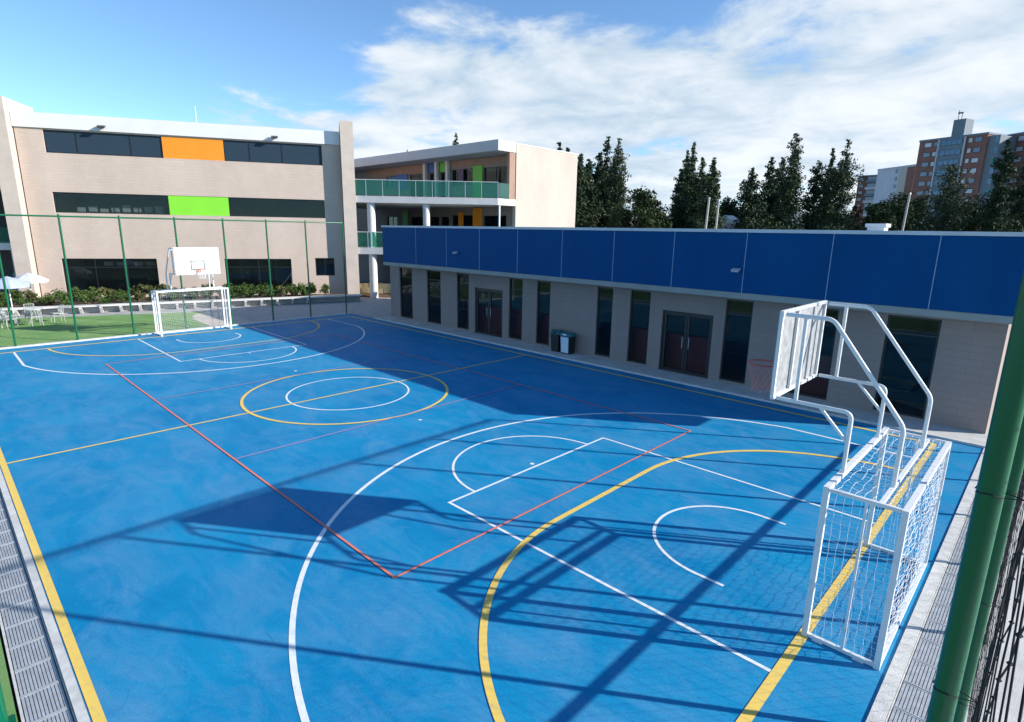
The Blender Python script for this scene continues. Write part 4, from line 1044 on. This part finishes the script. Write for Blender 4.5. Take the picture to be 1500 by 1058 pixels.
for i, (k, p, H, W, lb, m, sp_, gp) in enumerate(TR):
    tree('round' if k == 'r' else 'c', 100+i*7, p, H+0.12, W*1.28, lb, m, sp_, 9000 if k == 'r' else 12000, gp)
# low belt of woodland undergrowth between the trunks
V = []; F = []
rng = random.Random(4); cs = []; rs_ = []
for k in range(210):
    a = math.radians(rng.uniform(88, 125)); R = rng.uniform(58, 92)
    x = CAM[0]+R*math.cos(a); y = CAM[1]+R*math.sin(a)
    if -17.5 < (x+14.8) < -0 and False: continue
    az = math.degrees(a)
    if 119.0 < az < 121.5: continue
    cs.append((x, y, rng.uniform(0.6, 4.6+1.2*math.sin(az*1.1)))); rs_.append(rng.uniform(1.0, 1.9))
V, F = leaf_cloud(cs, rs_, 36000, 0.2, 77)
np_obj('undergrowth', V, F, 'round', None, 'stuff')

# poles and hut
for p, H, lb, lean in (((-8.52, 40.80), 8.04, 'pale concrete pole, taller left one of the pair before the trees', 0.25), ((-8.34, 42.36), 7.94, 'pale thin pole, right one of the pair before the trees', 0.1), ((3.69, 55.69), 8.90, 'leaning pale pole below the left edge of the brick apartment tower', 0.3)):
    t = thing('utility_pole', lb, 'pole', (*p, -0.12))
    MB().tube([(p[0]-lean, p[1], -0.12), (p[0], p[1], H)], 0.13, 8, True, 0.09).build('shaft', 'concrete_pole', t, True)
    MB().tube([(p[0], p[1], H-0.1), (p[0], p[1], H+0.06)], 0.12, 8, True, 0.05).build('cap', 'lamp_body', t)
hut = thing('hut', 'small white hut with a pitched roof seen between the trees', 'hut', (-15.6, 61.5, -0.12))
MB().box(-17.0, -14.4, 60.4, 62.6, -0.12, 6.2).build('wall', 'apt_white', hut)
mb = MB(); mb.add([(-17.2, 60.2, 6.2), (-14.2, 60.2, 6.2), (-14.2, 62.8, 6.2), (-17.2, 62.8, 6.2), (-15.7, 60.2, 7.2), (-15.7, 62.8, 7.2)], [(0, 1, 4), (2, 3, 5), (1, 2, 5, 4), (3, 0, 4, 5), (3, 2, 1, 0)])
mb.build('roof', 'white_metal', hut)

# ------------------------------------------------------------------ far apartment blocks
def block(label, P, Q, H, depth, floors, cols, wallm, name='apartment_block', win='apt_win', pale=None, z_skip=2, sidem=None, band=None):
    P = Vector((*P, 0)); Q = Vector((*Q, 0)); u = (Q-P).normalized(); n = Vector((u.y, -u.x, 0))
    if n.dot(Vector(CAM)-P) < 0: n = -n
    Lw = (Q-P).length; fr = frame_fn(P, u, n)
    t = thing(name, label, 'building', (*((P+Q)/2 - n*depth/2).xy, -0.12))
    MB().box(0, Lw, -depth, 0, -0.12, H, fr).build('wall', wallm, t)
    MB().box(-0.15, Lw+0.15, -depth-0.15, 0.15, H+.003, H+0.5, fr).build('parapet', 'apt_grey' if band is None else band, t)
    fh = H/floors; rr = random.Random(len(label))
    for f in range(z_skip, floors):
        for (c0, c1) in cols:
            z0 = f*fh+0.95; z1 = f*fh+fh-0.45
            w = MB().box(c0*Lw, c1*Lw, 0.002, 0.06, z0, z1, fr).build('window', 'frame', t)
            MB().box(c0*Lw+.1, c1*Lw-.1, 0.062, 0.075, z0+.1, z1-.1, fr).build('pane', win if (pale is None or rr.random() > pale) else 'apt_winl', w)
    return t, fr, Lw, n
tw, fr, Lw, n = block('tall brick apartment tower with blue glazed centre and a grey roof turret', (-21.73, 199.42), (-5.72, 193.65), 32.0, 16, 12, [(0.09, 0.20), (0.23, 0.29), (0.74, 0.80), (0.83, 0.93)], 'brick', pale=0.6)
MB().box(0.33*Lw, 0.69*Lw, 0.003, 0.5, 0, 32.2, fr).build('centre_bay', 'apt_grey', tw)
for f in range(4, 12):
    z = f*32/12
    w = MB().box(0.36*Lw, 0.67*Lw, 0.503, 0.56, z+0.8, z+2.35, fr).build('window', 'frame', tw)
    for k in range(4): MB().box((0.365+k*0.076)*Lw, (0.365+k*0.076+0.07)*Lw, 0.562, 0.58, z+.9, z+2.25, fr).build('pane', 'apt_blue', w)
for s in (0.315, 0.70): MB().tube([fr(s*Lw, 0.4, 0), fr(s*Lw, 0.4, 32.0)], 0.22, 8).build('drain_pipe', 'apt_white', tw)
MB().box(0.44*Lw, 0.62*Lw, -5, -1, 32.503, 37.0, fr).build('roof_turret', 'apt_grey', tw)
mb = MB(); mb.tube([fr(0.47*Lw, -2, 37), fr(0.47*Lw, -2, 39.6)], 0.1, 5); mb.tube([fr(0.52*Lw, -2, 37), fr(0.52*Lw, -2, 39)], 0.1, 5); mb.box(0.455*Lw, 0.535*Lw, -2.1, -1.9, 38.6, 39.0, fr); mb.build('antenna', 'dark_metal', tw)
MB().box(Lw+0.003, Lw+2.6, -15, -0.6, 0, 31.6, fr).build('side_bay', 'apt_grey', tw)
for f in range(4, 12): MB().box(Lw+1.6, Lw+2.5, -0.597, -0.5, f*2.63+.8, f*2.63+2.2, fr).build('window', 'teal' if f % 3 == 0 else 'apt_blue', tw)
block('second brick apartment block at the right edge behind the dark conifers', (-3.83, 204.09), (8.93, 193.62), 32.2, 16, 12, [(0.08, 0.2), (0.3, 0.42), (0.55, 0.68), (0.8, 0.92)], 'brick', pale=0.5)
wb, fr, Lw, n = block('lilac white apartment block with one orange end, left of the brick tower', (-42.62, 249.95), (-28.74, 239.08), 29.5, 14, 11, [(0.50, 0.56)], 'apt_white', band='apt_white')
MB().box(0.60*Lw, 0.80*Lw, 0.003, 0.12, 0, 29.3, fr).build('colour_panel', 'sand', wb); MB().box(0.802*Lw, Lw, 0.003, 0.12, 0, 29.3, fr).build('colour_panel', 'brick', wb)
db, fr, Lw, n = block('dark brick apartment block with pale balconies, left of the lilac white block', (-51.86, 262.25), (-44.75, 261.84), 28.6, 14, 11, [(0.08, 0.3)], 'brick_dark')
for f in range(3, 11):
    MB().box(0.45*Lw, Lw, 0.003, 1.2, f*2.6, f*2.6+1.0, fr).build('balcony', 'apt_white' if f % 2 else 'apt_grey', db)
    MB().box(0.5*Lw, 0.97*Lw, 0.003, 0.05, f*2.6+1.1, f*2.6+2.4, fr).build('window', 'apt_win', db)
